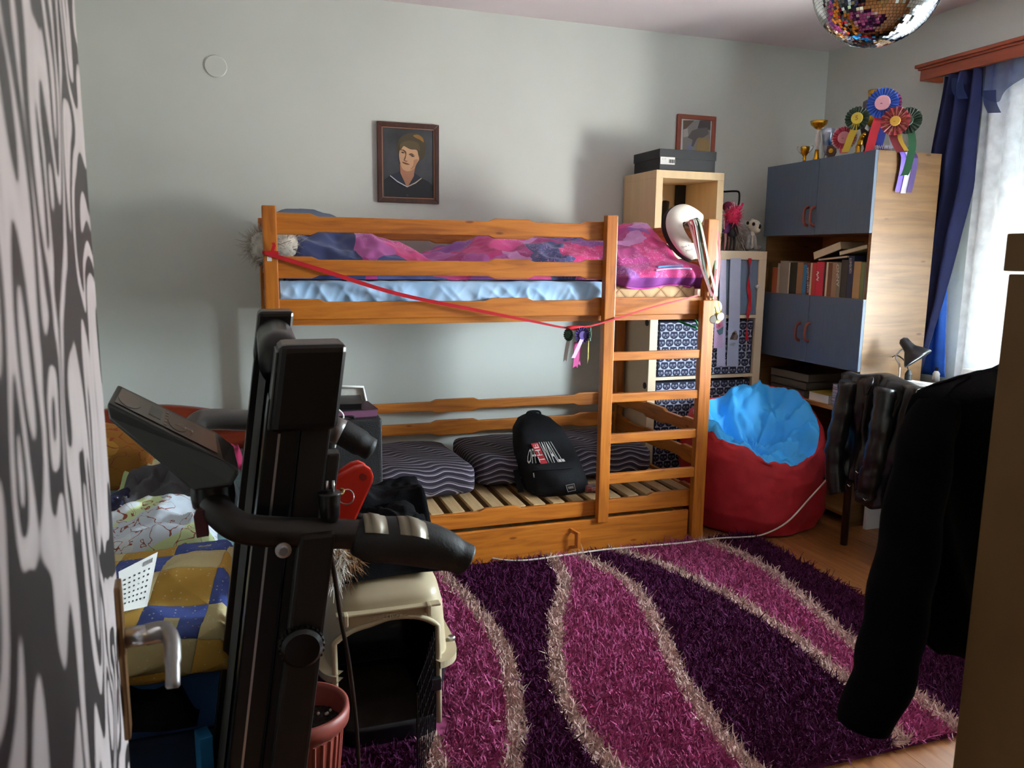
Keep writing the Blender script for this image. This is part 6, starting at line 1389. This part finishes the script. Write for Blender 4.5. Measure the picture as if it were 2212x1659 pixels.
cbp = arc([V(.27, 2.93, NZ+.06), V(.30, 2.91, NZ+.05), V(.325, 2.912, NZ+.02), V(.31, 2.91, NZ-.02), V(.29, 2.91, NZ-.1)], 6)
tag(MB().tube(cbp, .003, 6).build('earphone_cord', M_white, smooth=True), 'white earphone cord looped over the front of the speaker cabinet', 'cord')
ca = at_y(800, 1085, 2.9); cgr = thing('charger_cable', 'white charging cable with plug beside the speaker cabinet', 'cable', ca)
MB().tube(arc([ca+V(-.05, 0, -.05), ca+V(-.03, 0, .01), ca+V(0, 0, .02), ca+V(.02, 0, 0), ca+V(.02, 0, -.05)], 6), .003, 6).build('cord', M_white, cgr, smooth=True)
MB().obox(ca+V(-.0, 0, .0), (.012, .01, .03)).build('plug', M_white, cgr, bevel=.002)
# ------------------------------------------------------------------ single bed on the left, with blankets
sbx0, sbx1, sby0, sby1 = -1.02, -.06, 1.90, 4.2
sbd = thing('single_bed', 'low single bed with curved red-brown headboard and dark blue base', 'bed', (-.54, 3.0, 0))
def hb(u, v, t): return (u, t, v)
hpz = [(sbx0, .05)]+[(lerp(sbx0, sbx1+.03, i/16), .50+.145*math.sin(math.pi*lerp(.12, .86, i/16))) for i in range(17)]+[(sbx1+.03, .05)]
MB().prism(hpz, hb, 4.2, 4.245).build('headboard', mat('red_lacquer_wood', '#7a2c18', .35, vary=.15, scale=4, stretch=(1, 12, 12)), sbd, bevel=.008)
M_blue = mat('blue_canvas', '#1f4f86', .8, vary=.15, bump=.2, bscale=200); M_dblue = mat('dark_blue_canvas', '#122a48', .85, vary=.2)
MB().box((sbx0, sby0+.02, .0), (sbx1-.02, sby1, .235)).build('base', M_dblue, sbd, bevel=.02)
MB().box((sbx0, sby0, .24), (sbx1, sby1-.005, .40)).build('mattress', M_blue, sbd, bevel=.035, seg=4, smooth=True)
def sheet2(u, v): x, y = lerp(sbx0+.02, sbx1+.01, u), lerp(2.45, 4.17, v); return (x, y, .405+.01*fbm(x*6, y*6, 2)+.008*(ridge(x*8, y*5)-.5))
tag(MB().grid(sheet2, 60, 90).build('bed_sheet', mat('teal_sheet', '#6a8f98', .8, vary=.12, scale=8, stretch=(1, 6, 1)), smooth=True), 'muted teal striped sheet on the single bed', 'sheet')
def multimat(name, cols, scale, dist=.4, det=2, lines=None):
    m, N, L, b = newmat(name); v = coords(N, L); n = tnoise(N, L, v, scale, det, dist); vo = N.new('ShaderNodeTexVoronoi'); vo.inputs['Scale'].default_value = scale; ad = N.new('ShaderNodeMix'); ad.data_type = 'RGBA'; ad.blend_type = 'ADD'; ad.inputs[0].default_value = .25; L.new(v, ad.inputs[6]); L.new(n.outputs['Color'], ad.inputs[7]); L.new(ad.outputs[2], vo.inputs['Vector'])
    sp = N.new('ShaderNodeSeparateColor'); L.new(vo.outputs['Color'], sp.inputs[0]); k = len(cols); r = ramp(N, [(i/k, c) for i, c in enumerate(cols)], True); L.new(sp.outputs[0], r.inputs[0]); out = r.outputs[0]
    if lines:
        n2 = tnoise(N, L, v, scale*3.2, 2, 1.); ms = mth(N, L, 'LESS_THAN', mth(N, L, 'ABSOLUTE', mth(N, L, 'SUBTRACT', n2.outputs['Fac'], .5)), .012); mx = N.new('ShaderNodeMix'); mx.data_type = 'RGBA'; L.new(ms, mx.inputs[0]); L.new(out, mx.inputs[6]); mx.inputs[7].default_value = (*lin(lines), 1); out = mx.outputs[2]
    L.new(out, b.inputs['Base Color']); b.inputs['Roughness'].default_value = .85
    return m
M_toon = multimat('cartoon_print', ['#b9cc98', '#c9d2d8', '#c2d4a0', '#d8dcc4', '#bcc8d4', '#c2986a', '#b8cf8e'], 4.2, lines='#8a4a3a')
def lump(name, label, cat, x0, x1, y0, y1, zb, h, m, seed, amp=.03, fold=1., n=50, edge=.15): return heap(name, label, cat, x0, x1, y0, y1, zb, h, m, seed, n, amp, fold=fold, edge=edge)
lump('cartoon_blanket', 'pale green, white and orange cartoon print blanket heaped on the single bed', 'blanket', -.62, -.12, 2.52, 3.02, .408, .10, M_toon, 1.7, .04, .7)
lump('grey_clothes', 'crumpled dark grey garment on the single bed', 'clothes', -.52, -.10, 2.98, 3.45, .408, .10, flat('dark_grey_jersey', '#4b4c52', .9), 5.2, .05, 1.4)
def polkamat():
    m, N, L, b = newmat('navy_polka'); v = coords(N, L); vo = N.new('ShaderNodeTexVoronoi'); vo.inputs['Scale'].default_value = 38; vo.inputs['Randomness'].default_value = .45; L.new(v, vo.inputs['Vector']); r = ramp(N, [(0, '#c8ccd8'), (.2, '#c8ccd8'), (.24, '#161a3c')]); L.new(vo.outputs['Distance'], r.inputs[0]); L.new(r.outputs[0], b.inputs['Base Color']); b.inputs['Roughness'].default_value = .85; return m
lump('polka_dot_cloth', 'navy cloth with white dots crumpled on the single bed', 'clothes', -.72, -.42, 2.92, 3.24, .408, .12, polkamat(), 2.4, .04)
M_or = multimat('orange_toon_print', ['#b8822e', '#c08c3a', '#c9b070', '#a8702a', '#c2bd86'], 3.2, lines='#a04a28')
c = at_y(262, 965, 3.55)
tag(superell((c.x-.06, 3.60, .53), (.19, .11, .15), .6, .5, disp=lambda p: fbm(p.x*8, p.y*8, p.z*8)*.02, rot=Matrix.Rotation(.5, 3, 'X')).build('orange_pillow', M_or, smooth=True), 'orange cartoon print pillow at the far left of the single bed', 'pillow')
lump('green_cloth', 'light green and cream cloth beside the orange pillow', 'blanket', -.55, -.25, 3.42, 3.72, .408, .11, multimat('green_cream', ['#b4c488', '#c9c6ae', '#a8b880'], 6), 4.4, .04)
lump('magenta_cloth', 'small magenta cloth by the headboard of the single bed', 'clothes', -.2, -.05, 3.72, 4.0, .408, .09, flat('magenta_cloth', '#a02050', .85), 6.6, .03)
lump('pale_blue_cloth', 'pale blue striped cloth crumpled near the treadmill side of the single bed', 'clothes', -.26, -.05, 2.95, 3.4, .405, .06, mat('pale_blue_stripe', '#8fb0c4', .8, vary=.35, scale=8, stretch=(1, 8, 1)), 7.9, .035, 1.6)
# patchwork quilt folded over the near end
def patchmat():
    m, N, L, b = newmat('patchwork'); tc = N.new('ShaderNodeTexCoord'); mp = N.new('ShaderNodeMapping'); mp.inputs['Rotation'].default_value = (0, 0, .12); L.new(tc.outputs['UV'], mp.inputs[0]); v = mp.outputs[0]; sx = N.new('ShaderNodeSeparateXYZ'); L.new(v, sx.inputs[0])
    u = mth(N, L, 'MULTIPLY', sx.outputs[0], 1/.15); w = mth(N, L, 'MULTIPLY', sx.outputs[1], 1/.15); iu = mth(N, L, 'FLOOR', u); iw = mth(N, L, 'FLOOR', w); fu = mth(N, L, 'ABSOLUTE', mth(N, L, 'SUBTRACT', mth(N, L, 'FRACT', u), .5)); fw = mth(N, L, 'ABSOLUTE', mth(N, L, 'SUBTRACT', mth(N, L, 'FRACT', w), .5))
    k = mth(N, L, 'DIVIDE', mth(N, L, 'MODULO', mth(N, L, 'ADD', mth(N, L, 'ADD', iu, mth(N, L, 'MULTIPLY', iw, 2)), 60), 3), 3)
    r = ramp(N, [(0, '#33468a'), (.3, '#b3a678'), (.6, '#a8822e')], True); L.new(k, r.inputs[0])
    mid = mth(N, L, 'MULTIPLY', mth(N, L, 'LESS_THAN', mth(N, L, 'MAXIMUM', fu, fw), .12), mth(N, L, 'LESS_THAN', k, .2))
    mx = N.new('ShaderNodeMix'); mx.data_type = 'RGBA'; L.new(mid, mx.inputs[0]); L.new(r.outputs[0], mx.inputs[6]); mx.inputs[7].default_value = (*lin('#b3a678'), 1)
    vo = N.new('ShaderNodeTexVoronoi'); vo.inputs['Scale'].default_value = 70; vo.inputs['Randomness'].default_value = .5; L.new(v, vo.inputs['Vector']); d = mth(N, L, 'MULTIPLY', mth(N, L, 'LESS_THAN', vo.outputs['Distance'], .16), .5)
    m2 = N.new('ShaderNodeMix'); m2.data_type = 'RGBA'; L.new(d, m2.inputs[0]); L.new(mx.outputs[2], m2.inputs[6]); m2.inputs[7].default_value = (*lin('#ccc8b4'), 1); L.new(m2.outputs[2], b.inputs['Base Color']); b.inputs['Roughness'].default_value = .85
    ln2 = mth(N, L, 'MINIMUM', mth(N, L, 'SUBTRACT', .5, fu), mth(N, L, 'SUBTRACT', .5, fw)); bp = N.new('ShaderNodeBump'); bp.inputs['Distance'].default_value = .02; bp.inputs['Strength'].default_value = .8; L.new(mth(N, L, 'POWER', ln2, .4), bp.inputs['Height']); L.new(bp.outputs[0], b.inputs['Normal'])
    return m
qx0, qx1 = -.62, -.045
def qf(u, v):
    x = lerp(qx0, qx1, u); e = sstep(0, .06, u)*sstep(0, .08, 1-u); w = fbm(x*4, v*5, 2)*.02+(ridge(x*5, v*5, 3)-.5)*.014
    if v < .32: t = v/.32; y = 1.865-.035*math.sin(t*math.pi)+.02*(1-t)+w*.5; z = lerp(.395, .505, t)
    else: t = (v-.32)/.68; y = lerp(1.865, 2.56, t); z = .505+.03*math.sin(t*math.pi)-.02*t
    return (x, y, lerp(.40, z+w, .25+.75*e))
q = MB().grid(qf, 50, 60).build('patchwork_quilt', patchmat(), smooth=True); me = q.data; uv = me.uv_layers.new(name='UVMap')
for lp in me.loops:
    i = lp.vertex_index; uv.data[lp.index].uv = ((i % 51)/50*.58, (i//51)/60*.82)
tag(q, 'blue, cream and mustard patchwork quilt folded over the near end of the single bed', 'quilt'); q.modifiers.new('t', 'SOLIDIFY').thickness = .012
lump('dark_bag', 'dark soft bag tucked under the patchwork quilt', 'bag', -.5, -.14, 1.84, 1.93, .30, .085, M_black, 4.4, .012)
# printed sheet standing on the quilt
pq_ = [at_y(256, 1235, 2.05), at_y(341, 1192, 2.12), at_y(318, 1310, 2.04), at_y(262, 1322, 2.0)]
pz_ = [V(-.24, 2.10, .545)]
sh = thing('printed_sheet', 'white sheet of small printed symbols leaning on the patchwork quilt', 'paper', (-.3, 2.06, .52))
nq = (pq_[1]-pq_[0]).cross(pq_[3]-pq_[0]).normalized()*.0006
MB().add([p for p in pq_]+[p+nq for p in pq_], [(0, 1, 2, 3), (7, 6, 5, 4), (0, 4, 5, 1), (1, 5, 6, 2), (2, 6, 7, 3), (3, 7, 4, 0)]).build('sheet', M_paper, sh)
mb = MB(); ns_ = -nq.normalized()*.0012
def ps_(u, v): return pq_[0].lerp(pq_[1], u).lerp(pq_[3].lerp(pq_[2], u), v)+ns_
for j in range(6):
    for i in range(6): u, v = .12+i*.135, .25+j*.11; mb.add([ps_(u, v), ps_(u+.05, v), ps_(u+.05, v+.035), ps_(u, v+.035)], [(0, 1, 2, 3)])
mb.build('printed_symbols', M_prk, sh, kind='stuff')
mb = MB()
for i in range(8): u = .62+i*.035; mb.add([ps_(u, .07), ps_(u+.015, .07), ps_(u+.015, .16), ps_(u, .16)], [(0, 1, 2, 3)])
mb.build('barcode', M_prk, sh)
c = at_y(441, 1600, 1.86); tag(MB().obox((c.x, 1.85, .135), (.03, .05, .27), rotz(.3)).build('blue_carton', mat('bright_blue_card', '#2f86c8', .5), bevel=.002), 'small bright blue carton on the floor by the single bed', 'carton')
# ------------------------------------------------------------------ door with swirl paper
def swirlmat():
    m, N, L, b = newmat('swirl_paper'); v = coords(N, L, (1, 1, .72)); n0 = tnoise(N, L, v, 3.2, 2, .0); ad = N.new('ShaderNodeMix'); ad.data_type = 'RGBA'; ad.blend_type = 'ADD'; ad.inputs[0].default_value = .16; L.new(v, ad.inputs[6]); L.new(n0.outputs['Color'], ad.inputs[7])
    n = tnoise(N, L, ad.outputs[2], 6.5, .6, .9, .4); s = mth(N, L, 'SINE', mth(N, L, 'MULTIPLY', n.outputs['Fac'], 46))
    r = ramp(N, [(0, '#1a1517'), (.44, '#1e181a'), (.52, '#b4aaaa'), (1, '#c0b6b6')]); L.new(mth(N, L, 'ADD', mth(N, L, 'MULTIPLY', s, .5), .5), r.inputs[0]); L.new(r.outputs[0], b.inputs['Base Color']); b.inputs['Roughness'].default_value = .45
    return m
HNG, FAR_ = Vector((-.062, .02, 0)), Vector((-.138, .842, 0)); dd = (FAR_-HNG); DL = dd.length; ux = dd.normalized(); nx_ = Vector((ux.y, -ux.x, 0))   # nx_ faces the room (+X)
Rd = Matrix((ux, -nx_, Vector((0, 0, 1)))).transposed()
dr1 = bpy.data.objects.new('door_1', None); COL.objects.link(dr1); dr1['kind'] = 'structure'; dr1['label'] = 'open door covered with black and white swirl paper'; dr1.location = FAR_; dr1['_o'] = tuple(FAR_)
def dloc(a, h, z): return HNG+ux*a+nx_*h+V(0, 0, z)
M_dwd = wood('door_wood', '#8a4f24', '#a8662f', '#b8763c', 'Z', .4, False)
MB().obox(dloc(DL/2, -.02, 1.0), (DL, .04, 1.98), Rd).build('leaf', M_dwd, dr1, bevel=.002)
mb = MB().obox(dloc(DL/2-.001, .0006, 1.515), (DL-.004, .0012, .95), Rd).obox(dloc(DL/2-.016, .0006, .985), (DL-.034, .0012, .11), Rd).obox(dloc(DL/2-.001, .0006, .47), (DL-.004, .0012, .92), Rd); mb.build('swirl_paper', swirlmat(), dr1)
ha = DL-.035
MB().obox(dloc(ha, .004, 1.0), (.028, .006, .16), Rd).build('lock_plate', mat('aged_brass', '#7a5a3a', .4, .7, vary=.2), dr1, bevel=.002)
hp0 = dloc(ha, .006, 1.022)
MB().tube([hp0, hp0+nx_*.034], .010, 16).build('handle_neck', M_steel, dr1, smooth=True)
lv = arc([hp0+nx_*.02, hp0+nx_*.036, hp0+nx_*.043-ux*.014+V(0, 0, -.004), hp0+nx_*.043-ux*.034+V(0, 0, -.02), hp0+nx_*.042-ux*.046+V(0, 0, -.038)], 6)
M_lev = mat('dull_aluminium', '#8b8988', .42, .9, vary=.08)
MB().tube(lv, [.011]*8+[.0095]*10+[.008]*6+[.006], 14, flat=(1, .85)).build('handle_lever', M_lev, dr1, smooth=True)
# ------------------------------------------------------------------ cabinet by the doorway, black coat
cbx = thing('veneer_cabinet', 'tall tan veneer cabinet beside the doorway at the right edge', 'cabinet', (1.2, .39, 0)); KX, KY = .9, .742
M_ven = mat('tan_veneer', '#6f532f', .55, vary=.12, scale=2.5, stretch=(1, 2, 1), color2='#7a5c36', spec=.3)
ktop = at_x(2178, 504, KX).z; kgap = at_x(2172, 588, KX).z
MB().box((KX+.004, .02, 0), (1.5, KY-.003, kgap-.002)).build('carcass', M_ven, cbx, bevel=.002)
MB().box((KX, .02, kgap+.001), (1.5, KY+.002, ktop)).build('top_block', M_ven, cbx, bevel=.002)
ct = thing('black_coat', 'long black coat with a hanging sleeve on the far side of the veneer cabinet', 'coat', (.98, .86, .7)); M_coat = mat('black_wool', '#07070b', .95, vary=.2, scale=30, bump=.2, bscale=300, spec=.08)
YC = .845
def coat(u, v):
    py = lerp(1400, 815, v); l = interp(py, [815, 835, 860, 900, 1000, 1150, 1300, 1380, 1400], [2080, 2030, 1996, 1980, 1962, 1950, 1968, 1990, 2010]); a, b = at_y(l, py, YC), at_y(2240, py+28*(1-v)-40*v, YC)
    th = 2*math.pi*u; cx2 = (a.x+b.x)/2; rx = (b.x-a.x)/2; k = sstep(0, .08, 1-v)*.9+.1
    z = lerp(a.z, b.z, .5+.5*math.cos(th))
    return (cx2+rx*math.cos(th)*(1-.06*(1-k))+.006*math.sin(th*5+v*4), YC+.005+.052*math.sin(th)*k+.008*math.sin(th*7+v*6), z)
MB().grid(coat, 64, 40, wrap=True, capv=True).build('body', M_coat, ct, smooth=True)
sv = arc([at_y(2030, 865, YC), at_y(2000, 960, YC-.01), at_y(1975, 1100, YC-.015), at_y(1950, 1250, YC-.02), at_y(1925, 1380, YC-.02), at_y(1905, 1470, YC-.02), at_y(1862, 1566, YC-.02)], 6); k_ = len(sv)
MB().tube([p+V(.003*math.sin(i*.9), 0, 0) for i, p in enumerate(sv)], [interp(i/k_, [0, .15, .5, .8, 1], [.03, .037, .043, .043, .036]) for i in range(k_)], 20).build('sleeve', M_coat, ct, smooth=True)
MB().tube([(1.02, KY, 1.225), (1.02, KY+.05, 1.222), (1.02, KY+.06, 1.24)], .006, 8).build('coat_hook', M_steel, cbx, smooth=True)
# ------------------------------------------------------------------ tidy
for o in bpy.data.objects:
    if '_o' in o: del o['_o']
